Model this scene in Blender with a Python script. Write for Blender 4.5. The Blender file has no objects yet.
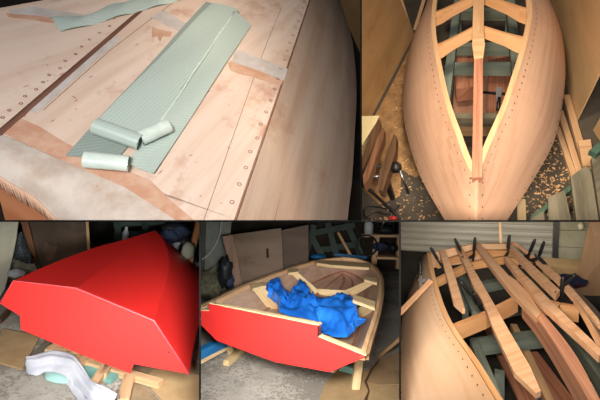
import bpy, bmesh, math, random
from mathutils import Vector as V, Matrix, noise
random.seed(7)
F = 360.0                      # focal length in pixels of a 600 x 400 frame
sc = bpy.context.scene
COL = sc.collection
F_TOP, F_SIDE, F_LOW, DEEP = .80, 1.2, 1.9, 9.0   # the black partition boards between the five display bays

# ------------------------------------------------------------------ bays
class Bay:
    """One of the five display bays: its own floor (z=0), x to the right, y away, z up."""
    def __init__(s, cu, cv, pitch, h, roll, left=None, right=None, top=None, bottom=None):
        d = V(((cu-300)/F, (200-cv)/F, -1)).normalized()
        r = d.cross(V((0, 1, 0))).normalized(); u = r.cross(d)
        a = math.radians(roll)
        r, u = r*math.cos(a)+u*math.sin(a), u*math.cos(a)-r*math.sin(a)
        p = math.radians(pitch)
        s.B = Matrix((r, math.cos(p)*d+math.sin(p)*u, -math.sin(p)*d+math.cos(p)*u))
        s.eye = V((0, 0, h)); s.h = h
        s.cuts = []
        for val, ax, sgn, inner in ((left[0], 0, 1, left[1]), (right[0], 0, -1, right[1]), (top[0], 1, -1, top[1]), (bottom[0], 1, 1, bottom[1])):
            n = V((1, 0, (val-300)/F)) if ax == 0 else V((0, 1, (200-val)/F))
            s.cuts.append((s.B @ (n*sgn).normalized(), inner*.9/F+0.0003 if inner else 0.0))
    def ray(s, u, v): return s.B @ V(((u-300)/F, (200-v)/F, -1))
    def z(s, u, v, z=0.0):
        r = s.ray(u, v); return s.eye + r*((z-s.h)/r.z)
    def pl(s, u, v, p0, n):
        r = s.ray(u, v); return s.eye + r*((V(p0)-s.eye).dot(n)/r.dot(n))
    def d(s, u, v, dist): return s.eye + s.ray(u, v)*dist
    def y(s, u, v, y): return s.pl(u, v, (0, y, 0), V((0, 1, 0)))
    def px(s, p):
        c = s.B.transposed() @ (V(p)-s.eye); return (300+F*c.x/-c.z, 200-F*c.y/-c.z)

OUT = 30
TL = Bay(181, 110, 42, 1.0, 0, (-OUT, 0), (361, F_SIDE), (-OUT, 0), (221, F_TOP))
TR = Bay(481, 110, 45, 2.8, 0, (361, F_SIDE), (600+OUT, 0), (-OUT, 0), (221, F_LOW))
BL = Bay(100, 310, 24, 1.65, -5, (-OUT, 0), (200, F_LOW), (221, F_TOP), (400+OUT, 0))
BM = Bay(300, 310, 17, 1.55, -2, (200, F_LOW), (400, F_LOW), (221, F_LOW), (400+OUT, 0))
BR = Bay(500, 310, 30, 2.2, 0, (400, F_LOW), (600+OUT, 0), (221, F_LOW), (400+OUT, 0))
CAM = V((0, 0, BM.h))
CW = BM.B                                  # camera axes -> world (the middle lower bay stands level)
def world(b):
    m = (CW @ b.B.transposed()).to_4x4()
    return Matrix.Translation(CAM) @ m @ Matrix.Translation(-b.eye)

# ------------------------------------------------------------------ mesh building
class MB:
    def __init__(s): s.v = []; s.f = []; s.m = []; s.g = []; s.smooth = False
    def add(s, vs, fs, m=0, g=None):
        b = len(s.v); s.v += [V(p) for p in vs]
        for f in fs: s.f.append([b+i for i in f]); s.m.append(m); s.g.append(V(g) if g is not None else V((0, 1, 0)))
        return s
    def box(s, c, ax, ay, az, m=0, g=None):
        c, ax, ay, az = V(c), V(ax), V(ay), V(az)
        vs = [c+ax*i+ay*j+az*k for i in (-1, 1) for j in (-1, 1) for k in (-1, 1)]
        if g is None: g = max((ax, ay, az), key=lambda q: q.length)
        return s.add(vs, [(0, 1, 3, 2), (4, 6, 7, 5), (0, 4, 5, 1), (2, 3, 7, 6), (0, 2, 6, 4), (1, 5, 7, 3)], m, V(g).normalized())
    def beam(s, p0, p1, w, h, up=(0, 0, 1), m=0):
        p0, p1 = V(p0), V(p1); d = p1-p0; up = V(up)
        x = d.cross(up)
        if x.length < 1e-6: x = d.cross(V((1, 0, 0)))
        x.normalize(); zz = x.cross(d).normalized()
        return s.box((p0+p1)/2, x*(w/2), d/2, zz*(h/2), m, d)
    def prism(s, poly, vec, m=0, g=None):
        poly = [V(p) for p in poly]; n = len(poly); vec = V(vec)
        if g is None: g = (poly[1]-poly[0]).normalized()
        fs = [list(range(n))[::-1], list(range(n, 2*n))]+[(i, (i+1) % n, n+(i+1) % n, n+i) for i in range(n)]
        return s.add(poly+[p+vec for p in poly], fs, m, g)
    def sheet(s, poly, t, m=0, g=None):
        poly = [V(p) for p in poly]
        n = V((0, 0, 0))
        for i in range(len(poly)): n += poly[i].cross(poly[(i+1) % len(poly)])
        return s.prism(poly, n.normalized()*t, m, g)
    def grid(s, P, m=0, t=0.0, g=None, tv=None):
        """P: rows of points; t: thickness along the local normal (or tv: fixed vector)."""
        nr, nc = len(P), len(P[0]); P = [[V(p) for p in r] for r in P]
        idx = lambda i, j: i*nc+j
        fs = [(idx(i, j), idx(i, j+1), idx(i+1, j+1), idx(i+1, j)) for i in range(nr-1) for j in range(nc-1)]
        vs = [p for r in P for p in r]
        if g is None: g = (P[-1][0]-P[0][0]).normalized()
        if t or tv is not None:
            off = []
            for i in range(nr):
                for j in range(nc):
                    a = P[min(i+1, nr-1)][j]-P[max(i-1, 0)][j]; b = P[i][min(j+1, nc-1)]-P[i][max(j-1, 0)][:] if False else P[i][min(j+1, nc-1)]-P[i][max(j-1, 0)]
                    n = a.cross(b)
                    off.append(P[i][j]+(V(tv) if tv is not None else (n.normalized()*t if n.length > 1e-9 else V((0, 0, -t)))))
            k = len(vs); top = vs; vs = vs+off
            fs2 = [tuple(k+q for q in f[::-1]) for f in fs]
            bd = [(idx(0, j), idx(0, j+1)) for j in range(nc-1)]+[(idx(i, nc-1), idx(i+1, nc-1)) for i in range(nr-1)]
            bd += [(idx(nr-1, j+1), idx(nr-1, j)) for j in range(nc-1)]+[(idx(i+1, 0), idx(i, 0)) for i in range(nr-1)]
            fs = fs+fs2
            for a, b in bd:                     # the rim has its own corners, so its edges stay crisp
                q = len(vs); vs = vs+[top[b], top[a], off[a], off[b]]; fs.append((q, q+1, q+2, q+3))
        return s.add(vs, fs, m, g)
    def strip(s, A, B, t=0.0, n=0, across=1, bulge=None, m=0, tv=None):
        if n: A, B = resample(A, n), resample(B, n)
        rows = []
        for a, b in zip(A, B):
            a, b = V(a), V(b); r = []
            for k in range(across+1):
                q = k/across; p = a.lerp(b, q)
                if bulge is not None: p = p+V(bulge)*math.sin(math.pi*q)
                r.append(p)
            rows.append(r)
        return s.grid(rows, m, t, tv=tv)
    def tube(s, pts, r, n=8, m=0, cap=True):
        pts = [V(p) for p in pts]; R = r if isinstance(r, (list, tuple)) else [r]*len(pts)
        rings = []; x = None
        for i, p in enumerate(pts):
            d = (pts[min(i+1, len(pts)-1)]-pts[max(i-1, 0)]).normalized()
            if x is None: x = d.cross(V((0, 0, 1)) if abs(d.z) < .9 else V((1, 0, 0))).normalized()
            else: x = (x-d*x.dot(d)).normalized()
            yv = d.cross(x)
            rings.append([p+x*R[i]*math.cos(2*math.pi*k/n)+yv*R[i]*math.sin(2*math.pi*k/n) for k in range(n)])
        vs = [p for q in rings for p in q]
        fs = [(i*n+k, i*n+(k+1) % n, (i+1)*n+(k+1) % n, (i+1)*n+k) for i in range(len(pts)-1) for k in range(n)]
        if cap: fs += [tuple(range(n))[::-1], tuple(range((len(pts)-1)*n, len(pts)*n))]
        return s.add(vs, fs, m, (pts[-1]-pts[0]).normalized())
    def disc(s, c, nrm, r, m=0, n=8, inner=0.0, t=0.0008):
        nrm = V(nrm).normalized(); x = nrm.cross(V((0.3, 1, .2))).normalized(); yv = nrm.cross(x); c = V(c)
        ring = lambda rr, o: [c+nrm*o+x*rr*math.cos(2*math.pi*k/n)+yv*rr*math.sin(2*math.pi*k/n) for k in range(n)]
        if inner: return s.add(ring(r, t)+ring(inner, t), [(k, (k+1) % n, n+(k+1) % n, n+k) for k in range(n)], m)
        return s.add(ring(r, t), [tuple(range(n))], m)

def resample(P, n):
    P = [V(p) for p in P]; L = [0.0]
    for a, b in zip(P, P[1:]): L.append(L[-1]+(b-a).length)
    # smooth (Catmull-Rom) through the points, even in arc length
    out = []
    for k in range(n):
        t = L[-1]*k/(n-1); i = 0
        while i < len(P)-2 and L[i+1] < t: i += 1
        q = (t-L[i])/max(L[i+1]-L[i], 1e-9)
        p1, p2 = P[i], P[i+1]; p0 = P[i-1] if i else p1*2-p2; p3 = P[i+2] if i+2 < len(P) else p2*2-p1
        # non-uniform tangents
        d1 = L[i+1]-L[i]
        m1 = (p2-p0)*(d1/max(((p1-p0).length+d1), 1e-9)); m2 = (p3-p1)*(d1/max(((p3-p2).length+d1), 1e-9))
        out.append((2*q**3-3*q**2+1)*p1+(q**3-2*q**2+q)*m1+(-2*q**3+3*q**2)*p2+(q**3-q**2)*m2)
    return out
def along(P, t):
    n = 41; R = resample(P, n); x = t*(n-1); i = min(int(x), n-2); return R[i].lerp(R[i+1], x-i)

def to_mesh(name, b, mb, mats, base, smooth):
    bm = bmesh.new()
    vs = [bm.verts.new(p) for p in mb.v]
    uv = bm.loops.layers.uv.new('UVMap')
    for f, m, g in zip(mb.f, mb.m, mb.g):
        try: fc = bm.faces.new([vs[i] for i in f])
        except ValueError: continue
        fc.material_index = m; fc.smooth = smooth
        fc.normal_update(); n = fc.normal
        w = n.cross(g)
        if w.length < .2: g = n.orthogonal(); w = n.cross(g)
        w.normalize()
        for l in fc.loops: l[uv].uv = (l.vert.co.dot(g), l.vert.co.dot(w))
    for n, off in b.cuts:
        geom = bm.verts[:]+bm.edges[:]+bm.faces[:]
        bmesh.ops.bisect_plane(bm, geom=geom, plane_co=b.eye+n*off, plane_no=n, clear_inner=True, dist=1e-6)
    if not bm.faces: bm.free(); return None
    bmesh.ops.recalc_face_normals(bm, faces=bm.faces[:])
    bmesh.ops.translate(bm, verts=bm.verts[:], vec=-base)
    me = bpy.data.meshes.new(name); bm.to_mesh(me); bm.free()
    for m in (mats if isinstance(mats, (list, tuple)) else [mats]): me.materials.append(m)
    return me

class Thing:
    def __init__(s, b, name, label, cat, group=None):
        s.b, s.name, s.label, s.cat, s.group, s.parts = b, name, label, cat, group, []
    def part(s, name, mb, mats, parent=None, label=None, kind=None, smooth=False):
        s.parts.append([name, mb, mats, parent, label, kind, smooth]); return len(s.parts)-1
    def done(s):
        pts = [p for q in s.parts for p in q[1].v]
        base = V((sum(p.x for p in pts)/len(pts), sum(p.y for p in pts)/len(pts), min(p.z for p in pts)))
        root = bpy.data.objects.new(s.name, None); COL.objects.link(root)
        root.empty_display_size = .1
        root.matrix_world = world(s.b) @ Matrix.Translation(base)
        props(root, s.label, s.cat, s.group)
        objs = []
        for name, mb, mats, par, lab, kind, sm in s.parts:
            me = to_mesh(name, s.b, mb, mats, base, sm)
            if me is None: objs.append(None); continue
            o = bpy.data.objects.new(name, me); COL.objects.link(o)
            o.parent = objs[par] if par is not None and objs[par] else root
            if lab: o['label'] = lab
            if kind: o['kind'] = kind
            objs.append(o)
        return root
def props(o, label=None, cat=None, group=None, kind=None):
    for k, v in (('label', label), ('category', cat), ('group', group), ('kind', kind)):
        if v: o[k] = v
def single(b, name, label, cat, mb, mats, group=None, kind=None, smooth=False):
    pts = mb.v
    base = V((sum(p.x for p in pts)/len(pts), sum(p.y for p in pts)/len(pts), min(p.z for p in pts)))
    me = to_mesh(name, b, mb, mats, base, smooth)
    if me is None: return None
    o = bpy.data.objects.new(name, me); COL.objects.link(o)
    o.matrix_world = world(b) @ Matrix.Translation(base)
    props(o, label, cat, group, kind); return o
def struct(b, name, mb, mats, label=None): return single(b, name, label, None, mb, mats, kind='structure')

# ------------------------------------------------------------------ materials
def lin(h):
    c = [int(h[i:i+2], 16)/255 for i in (0, 2, 4)]
    return tuple(((x+.055)/1.055)**2.4 if x > .04045 else x/12.92 for x in c)+(1,)
class NT:
    def __init__(s, name):
        s.mat = bpy.data.materials.new(name); s.mat.use_nodes = True
        s.t = s.mat.node_tree; s.bsdf = s.t.nodes['Principled BSDF']
    def n(s, typ, **kw):
        q = s.t.nodes.new(typ)
        for k, v in kw.items():
            if k in q.inputs: q.inputs[k].default_value = v
            else: setattr(q, k, v)
        return q
    def l(s, a, b): s.t.links.new(a, b)
    def coords(s, scale, obj=False):
        tc = s.n('ShaderNodeTexCoord'); mp = s.n('ShaderNodeMapping'); oi = s.n('ShaderNodeObjectInfo')
        s.l(tc.outputs['Object' if obj else 'UV'], mp.inputs['Vector'])
        mp.inputs['Scale'].default_value = scale
        if not obj:
            mu = s.n('ShaderNodeMath', operation='MULTIPLY'); mu.inputs[1].default_value = 37.0
            s.l(oi.outputs['Random'], mu.inputs[0]); s.l(mu.outputs[0], mp.inputs['Location'])
        return mp.outputs[0]
    def ramp(s, fac, stops):
        r = s.n('ShaderNodeValToRGB'); e = r.color_ramp.elements
        while len(e) < len(stops): e.new(.5)
        for q, (p, c) in zip(e, stops): q.position = p; q.color = lin(c) if isinstance(c, str) else c
        s.l(fac, r.inputs[0]); return r.outputs[0]
    def noise(s, vec, scale=1.0, detail=4, rough=.6):
        q = s.n('ShaderNodeTexNoise', Scale=scale, Detail=detail, Roughness=rough)
        s.l(vec, q.inputs['Vector']); return q.outputs['Fac']
    def mix(s, fac, a, b, mode='MIX'):
        q = s.n('ShaderNodeMix', data_type='RGBA', blend_type=mode)
        for sock, val in ((q.inputs[0], fac), (q.inputs[6], a), (q.inputs[7], b)):
            if isinstance(val, (int, float)): sock.default_value = val
            elif isinstance(val, (str,)): sock.default_value = lin(val)
            elif isinstance(val, tuple): sock.default_value = val
            else: s.l(val, sock)
        return q.outputs[2]
    def bump(s, fac, strength=.3, dist=.005):
        q = s.n('ShaderNodeBump', Strength=strength, Distance=dist); s.l(fac, q.inputs['Height'])
        s.l(q.outputs[0], s.bsdf.inputs['Normal'])
    def col(s, c):
        if isinstance(c, str): s.bsdf.inputs['Base Color'].default_value = lin(c)
        else: s.l(c, s.bsdf.inputs['Base Color'])
    def rough(s, r, spec=.5):
        s.bsdf.inputs['Roughness'].default_value = r; s.bsdf.inputs['Specular IOR Level'].default_value = spec
def wood(name, light, dark, along=1.6, acrossf=28, rough=.6, blot=None, blot_amt=.5, blot_scale=3.0, spec=.3):
    k = NT(name)
    f = k.noise(k.coords((along, acrossf, 1)), 1.0, 5, .6)
    c = k.ramp(f, [(.33, dark), (.6, light)])
    g = k.noise(k.coords((1, 1.6, 1)), 2.2, 3)
    c = k.mix(k.ramp(g, [(.35, (0, 0, 0, 1)), (.75, (.35, .35, .35, 1))]), c, dark)
    if blot:
        h = k.noise(k.coords((1, 1, 1)), blot_scale, 6, .7)
        c = k.mix(k.ramp(h, [(.55, (0, 0, 0, 1)), (.72, (blot_amt,)*3+(1,))]), c, blot)
    k.col(c); k.rough(rough, spec); k.bump(f, .12, .002); return k.mat
def plain(name, c, rough=.6, c2=None, scale=8, spec=.4, metal=0.0, bump=0.0, lo=.4, hi=.65):
    k = NT(name)
    if c2:
        f = k.noise(k.coords((1, 1, 1), True), scale, 6, .65)
        k.col(k.ramp(f, [(lo, c), (hi, c2)]))
        if bump: k.bump(f, bump, .01)
    else: k.col(c)
    k.rough(rough, spec); k.bsdf.inputs['Metallic'].default_value = metal; return k.mat
def concrete(name, a, b, chip, amt=.7, cover=.52):
    k = NT(name); o = k.coords((1, 1, 1), True)
    f = k.noise(o, 3.5, 8, .7); c = k.ramp(f, [(.3, a), (.7, b)])
    g = k.noise(o, 42, 3, .7); h = k.noise(o, 1.3, 4, .6)
    q = k.n('ShaderNodeMath', operation='ADD'); k.l(g, q.inputs[0]); k.l(h, q.inputs[1])
    c = k.mix(k.ramp(q.outputs[0], [(cover*2-.06, (0, 0, 0, 1)), (cover*2+.08, (amt,)*3+(1,))]), c, chip)
    k.col(c); k.rough(.9, .2); k.bump(g, .3, .004); return k.mat

# ------------------------------------------------------------------ shared materials
M = {}
M['black'] = plain('black_board', '080808', .8, spec=.1)
M['pine'] = wood('pine_timber', 'DCB78E', 'C29A70', 1.5, 40)
M['pine_pale'] = wood('pale_pine', 'E6CDA0', 'CFAE7C', 1.5, 40)
M['pine_red'] = wood('reddish_timber', 'B98468', '8E5A45', 1.5, 45)
M['ply'] = wood('plywood', 'D9B592', 'C89F7A', 1.1, 16, blot='B98A66', blot_amt=.4)
M['ply_stain'] = wood('stained_plywood', 'DFCBBC', 'CFB5A2', 1.2, 14, .5, blot='B0795C', blot_amt=.75, blot_scale=5)
M['ply_side'] = wood('side_plywood', 'CDB5A2', 'BA9C86', 1.2, 14, .55, blot='A0745A', blot_amt=.6, blot_scale=3)
M['hole'] = plain('epoxy_spot', '8A5A44', .4)
M['line'] = plain('pencil_line', '7A5F50', .8)
M['dark_wood'] = wood('dark_wood', '6A4E38', '45301F', 1.5, 30)
M['brown_board'] = wood('brown_board', 'C2996A', 'B08859', .8, 6, blot='7A5C3A', blot_amt=.4)
M['black_metal'] = plain('black_metal', '17181A', .45, spec=.5)
M['steel'] = plain('steel', '8C8C8E', .35, metal=.9)
M['green_wood'] = wood('green_painted_wood', '828F84', '667268', 2, 20)
M['grey_wood'] = wood('weathered_grey_timber', '7E7966', '5C5747', 2, 22)
M['card'] = plain('cardboard', 'B79A72', .9, 'A88A62', 5, .15)
M['conc_dark'] = concrete('dark_floor_with_shavings', '4A443C', '655C50', 'C9A273', .85, .53)
M['conc'] = concrete('grey_concrete', '9E988D', 'CDC7BD', '857D72', .7, .515)
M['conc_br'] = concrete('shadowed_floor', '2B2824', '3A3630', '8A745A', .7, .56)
M['shell'] = plain('garage_wall_dark', '2B2620', .9, '3A332B', 3, .15)
M['white_wall'] = plain('pale_wall', 'B9B6A2', .85, 'A6A28E', 4, .2)

def band(b, px, z, t=.0012):
    """thin piece lying on the level z, its outline read at the given places"""
    m = MB(); m.sheet(up_poly([b.z(u, v, z) for u, v in px]), t); return m
def up_poly(P):
    a = sum((P[i].x*P[(i+1) % len(P)].y-P[(i+1) % len(P)].x*P[i].y) for i in range(len(P)))
    return P if a > 0 else P[::-1]
def edge_dots(mb, P, n, offs, nrm, r, m=1, inner=0.0, lift=.002, jit=0.0):
    """small marks set out along the line P, pushed sideways by offs"""
    R = resample(P, n+2)[1:-1]
    for i, p in enumerate(R):
        d = (R[min(i+1, n-1)]-R[max(i-1, 0)]).normalized(); N = V(nrm[i]) if isinstance(nrm, list) else V(nrm)
        side = N.cross(d).normalized()
        mb.disc(p+side*(offs+random.uniform(-jit, jit))+N*lift, N, r, m, 7, inner)

# ================================================================== BAY 1: taped hull bottom, upper left
def bay_hull_bottom():
    b = TL
    Z = lambda u, v, z=0: b.z(u, v, z)
    m = MB(); m.box((0, 2.5, -.86), (3.2, 0, 0), (0, 3.2, 0), (0, 0, .02)); struct(b, 'floor_1', m, M['shell'])
    m = MB(); m.box((.3, 4.4, .6), (3.2, 0, 0), (0, .03, 0), (0, 0, 1.5)); struct(b, 'wall_back_1', m, M['brown_board'])
    m = MB(); m.box((1.75, 2.4, .3), (.03, 0, 0), (0, 2, 0), (0, 0, 1.2)); struct(b, 'wall_right_1', m, M['brown_board'])
    T = Thing(b, 'plywood_boat_hull', 'upturned bare plywood boat hull seen close up with pale taped seams', 'boat')
    seam0, seam1 = (-9, 138), (163, -14)
    te = [(-9, 130), (60, 159.5), (126, 188), (168, 215), (200, 236)]        # transom edge
    chine = [(226, 246), (234.5, 219), (252, 168), (270, 116), (289, 60), (309, 0), (318, -28)]
    # two bottom panels
    mats = [M['ply_stain'], M['hole'], M['line']]
    m = MB(); m.sheet(up_poly([Z(*q) for q in [seam0, seam1, (64, -14), (44, 0), (0, 8), (-60, 22), (-60, 108)]]), -.008, g=(.7, .6, 0))
    for i in range(16):
        q = i/15; m.disc(Z(4+q*120, 118-q*106)+V((random.uniform(-.01, .01), 0, .0015)), (0, 0, 1), .006, 1, 7, .0035)
    T.part('bottom_panel', m, mats)
    m = MB(); m.sheet(up_poly([Z(*q) for q in [seam0]+te+chine+[seam1]]), -.008, g=(.55, .8, 0))
    C = [Z(*q) for q in chine]
    edge_dots(m, C, 26, .022, (0, 0, 1), .0085, 1, .0055, .0012, .004)
    ln = resample([Z(*q) for q in [(203, 221), (214, 190), (240, 116), (262, 55), (281, 8)]], 12)
    m.strip(ln, [p+V((.0022, 0, 0)) for p in ln], tv=(0, 0, .0006), m=2)
    ln = [Z(43, 110, .0002), Z(110, 50, .0002), Z(176, 0, .0002)]
    m.strip(ln, [p+V((.0022, 0, 0)) for p in ln], tv=(0, 0, .0006), m=2)
    for _ in range(34):
        u, v = random.uniform(20, 235), random.uniform(40, 205); q = Z(u, v, .0004); d = V((random.uniform(.3, 1), random.uniform(-.6, 1), 0)).normalized()*random.uniform(.004, .014); s_ = V((-d.y, d.x, 0)).normalized()*random.uniform(.0012, .003)
        m.add([q-d, q+s_, q+d, q-s_], [(0, 3, 2, 1)], 3)
    T.part('bottom_panel', m, mats+[plain('resin_drip', 'B07A5A', .4)])
    # side panel falling away from the chine
    outer = [(346, 246), (347.5, 219), (352, 180), (355, 130), (356.5, 85), (352, 40), (340, 0), (332, -28)]
    So = [Z(u, v, -.34) for u, v in outer]
    m = MB(); m.strip(C, So, n=24, across=6, bulge=(.02, 0, .02), tv=(-.004, 0, -.008)); m.smooth = True
    Nside = [(.7, 0, .7)]*24
    edge_dots(m, [p+V((.02, 0, -.018)) for p in C], 24, -.004, (.72, -.1, .68), .008, 1, .005, .003, .004)
    edge_dots(m, [p.lerp(q, .93) for p, q in zip(resample(C, 8), resample(So, 8))], 20, 0, (.8, -.1, .6), .006, 1, .0, .012, .004)
    a = [p.lerp(q, .24)+V((.012, 0, .012)) for p, q in zip(resample(C, 10), resample(So, 10))]
    m.strip(a, [p+V((.0022, 0, 0)) for p in a], tv=(0, 0, .0006), m=2)
    T.part('side_panel', m, [M['ply_side'], M['hole'], M['line']], smooth=True)
    # chine edge: rounded resin fillet
    m = MB(); m.tube([p+V((.003, 0, -.004)) for p in resample(C, 20)], .0055, 8); T.part('chine_seam', m, plain('chine_resin', '9A735F', .4, '7E5A4A', 30), smooth=True)
    # centre seam: dark strip with pale filler beside it
    m = MB(); s0, s1 = Z(-9, 136.5, .0005), Z(160, -8, .0005); s0b, s1b = Z(-2, 139, .0005), Z(164.5, -8, .0005)
    m.strip([s0, s1], [s0b, s1b], tv=(0, 0, .002)); T.part('seam_strip', m, wood('seam_resin', '86604F', '5B3C33', 2, 60, .4))
    m = MB(); m.sheet(up_poly([Z(u, v, .0004) for u, v in [(28, 112), (100, 45.5), (118, 36), (121, 40), (104, 53), (37, 113)]]), .001)
    pale = plain('pale_filler', 'C9C2BE', .5, 'B9AFA8', 14)
    T.part('filler_strip', m, pale)
    # cross joint under the cloth
    orange = plain('resin_stain', 'C2947A', .4, 'D0AF98', 16)
    for px, mt, h, nm in (([(150, 17), (164, 10), (182, 22), (206, 30), (196, 38), (168, 26)], pale, .0007, 'filler_strip'),
                      ([(234, 52), (238, 50), (262, 59), (288, 69), (284, 81), (262, 72), (232, 62)], pale, .0007, 'filler_strip'),
                      ([(228, 63), (233, 60), (262, 71), (284, 80), (281, 85), (270, 82), (262, 80), (250, 76), (240, 74), (230, 70)], orange, .0004, 'resin_stain'),
                      ([(8, 10), (34, 7), (60, 11), (92, 16), (100, 20), (70, 20), (40, 16), (12, 14)], pale, .0006, 'filler_strip'),
                      ([(6, 13), (40, 16), (70, 20), (58, 24), (30, 20), (8, 17)], orange, .0004, 'resin_stain'),
                      ([(152, 27), (160, 30), (172, 32), (170, 37), (163, 36), (160, 42), (157, 36), (152, 38)], orange, .0005, 'resin_stain')):
        T.part(nm, band(b, px, h), mt)
    px = [(18, 117), (40, 127), (64, 142), (90, 155), (120, 168), (150, 180), (170, 200), (196, 222), (200, 236), (168, 215), (126, 188), (60, 159.5), (2, 133)]
    T.part('resin_stain', band(b, px, .0003), orange)
    # transom with its glass tape and the frayed fringe
    e = [Z(u, v, .001) for u, v in te]
    lo = [b.pl(u, v, Z(60, 159.5)+V((0, -.1, 0)), V((-.30, -.72, .62)).normalized()) for u, v in [(-9, 170), (14, 185), (34, 197), (48, 210), (62, 224), (84, 246)]]
    A, B_ = resample(e, 16), resample([e[0].lerp(lo[0], 1)]+lo[1:], 16)
    m = MB(); m.strip(A, B_, across=5, bulge=(-.01, -.012, .02), tv=(0, .004, -.004))
    ti = T.part('glass_tape', m, plain('resin_soaked_tape', 'CFC5BC', .35, 'B8A697', 9), smooth=True, label='pale glass tape folded over the transom edge')
    m = MB()
    for k in range(90):
        p = along(B_, (k+.5)/90); q = p+V((random.uniform(-.004, .004), -.012, -.075-random.uniform(0, .04)))
        m.tube([p+V((0, -.002, .002)), p.lerp(q, .5)+V((0, -.008, 0)), q], [.0013, .0012, .0006], 5)
    T.part('fringe', m, plain('fringe_glass', 'DDB79C', .4), parent=ti, kind='stuff', smooth=True)
    m = MB(); low = [p+V((-.03, -.07, -.30)) for p in B_]
    m.strip([p+V((0, .006, -.002)) for p in B_], low, tv=(.004, .01, 0)); T.part('transom', m, wood('wet_wood', 'D08E66', 'B06E4A', 2, 12, .4))
    T.done()

    # fibreglass cloth
    k = NT('glass_cloth'); uvw = k.coords((1, 1, 1))
    w = k.n('ShaderNodeTexWave', Scale=95.0, Distortion=.6); w.bands_direction = 'X'; k.l(uvw, w.inputs['Vector'])
    w2 = k.n('ShaderNodeTexWave', Scale=26.0, Distortion=1.0); w2.bands_direction = 'Y'; k.l(uvw, w2.inputs['Vector'])
    c = k.ramp(w.outputs['Fac'], [(.2, 'A3BAB2'), (.8, 'CDDAD3')])
    c = k.mix(.25, c, k.ramp(w2.outputs['Fac'], [(.3, '9DB5AC'), (.8, 'D0DCD5')]))
    k.col(c); k.rough(.32, .5); k.bump(w.outputs['Fac'], .25, .001)
    k.bsdf.inputs['Alpha'].default_value = .88; k.bsdf.inputs['Sheen Weight'].default_value = .2
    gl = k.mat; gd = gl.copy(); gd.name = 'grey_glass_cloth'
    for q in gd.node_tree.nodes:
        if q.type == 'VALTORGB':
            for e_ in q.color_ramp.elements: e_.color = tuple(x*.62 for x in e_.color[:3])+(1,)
    gw = plain('glare_pale_cloth', 'D6E4DD', .22, 'C3D6CD', 20, .7)  # paler cloth colour with the white glare of the rolls put in
    def ribbon(tl, tr, br, bl, z0, wav=.003, n=26, c=8):
        a, d_, e_, f_ = Z(*tl), Z(*tr), Z(*br), Z(*bl); rows = []
        for i in range(n):
            q = i/(n-1); r = []
            for j in range(c):
                s_ = j/(c-1); p = a.lerp(f_, q).lerp(d_.lerp(e_, q), s_)
                r.append(p+V((0, 0, z0+wav*(1+math.sin(q*9+s_*4)))))
            rows.append(r)
        return rows
    def rolled(mb, p, q, r, turns=1.4, n=22, tail=.05, back=V((0, 1, 0))):
        """end of a cloth rolled up along the line p-q"""
        ax = (q-p).normalized(); f = V((0, 0, 1)).cross(ax).normalized()
        rows = []
        for side in range(7):
            s_ = side/6; c0 = p.lerp(q, s_)+V((0, 0, r)); row = []
            for i in range(n):
                a = -math.pi/2-2*math.pi*turns*i/(n-1); rr = r*(1-.35*i/(n-1))
                row.append(c0+f*math.cos(a)*rr*1.25+V((0, 0, 1))*math.sin(a)*rr)
            rows.append(row)
        mb.grid(rows, t=.0012)
    T = Thing(b, 'fibreglass_cloth', 'long strip of pale green fibreglass cloth folded in layers on the plywood hull', 'cloth')
    m = MB(); m.grid(ribbon((206, 3), (240, 13), (118, 160), (66, 157), .003), t=.001, g=(.9, .3, 0)); T.part('bottom_layer', m, gd, smooth=True)
    m = MB(); m.grid(ribbon((212, 6), (238, 12), (142, 146), (99, 124), .012, .004), t=.001, g=(.5, .8, 0)); rolled(m, Z(97, 131, .012), Z(142, 147, .012), .026)
    T.part('top_layer', m, gl, smooth=True)
    m = MB(); m.grid(ribbon((234, 13), (251, 27), (154, 176), (128, 166), .008, .004), t=.001, g=(.95, .1, 0)); T.part('side_layer', m, gl, smooth=True)
    m = MB()
    for a_, b_, z_ in (((234, 12), (147, 143), .016),):
        q0, q1 = Z(*a_, z_), Z(*b_, z_); pts = [q0.lerp(q1, i/18)+V((.0015*math.sin(i*1.1), .001*math.cos(i*1.7), 0)) for i in range(19)]
        m.tube(pts, .0045, 6)
    T.part('folded_edge', m, gw, smooth=True, label='whitish folded cloth edge')
    m = MB(); rolled(m, Z(86, 164, .006), Z(130, 168, .006), .024); T.part('rolled_end', m, gw, smooth=True)
    m = MB(); rolled(m, Z(140, 143, .014), Z(168, 130, .014), .023); T.part('rolled_end', m, gw, smooth=True)
    T.done()
    L = [(49, 17), (75, 16), (98, 11), (118, 2), (150, -2), (176, -6)]; R = [(60, 31), (82, 27), (106, 20), (128, 14), (158, 6), (182, -1)]
    m = MB(); a = resample([Z(u, v, .006) for u, v in L], 16); c_ = resample([Z(u, v, .006) for u, v in R], 16)
    rows = [[p.lerp(q, s_/6)+V((0, 0, .012*math.sin(s_/6*math.pi)+.006*math.sin(i*1.3+s_))) for s_ in range(7)] for i, (p, q) in enumerate(zip(a, c_))]
    m.grid(rows, t=.001, g=(.9, .4, 0)); single(b, 'fibreglass_cloth', 'short crumpled scrap of fibreglass cloth lying across the far end of the seam', 'cloth', m, gl, smooth=True)

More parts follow.
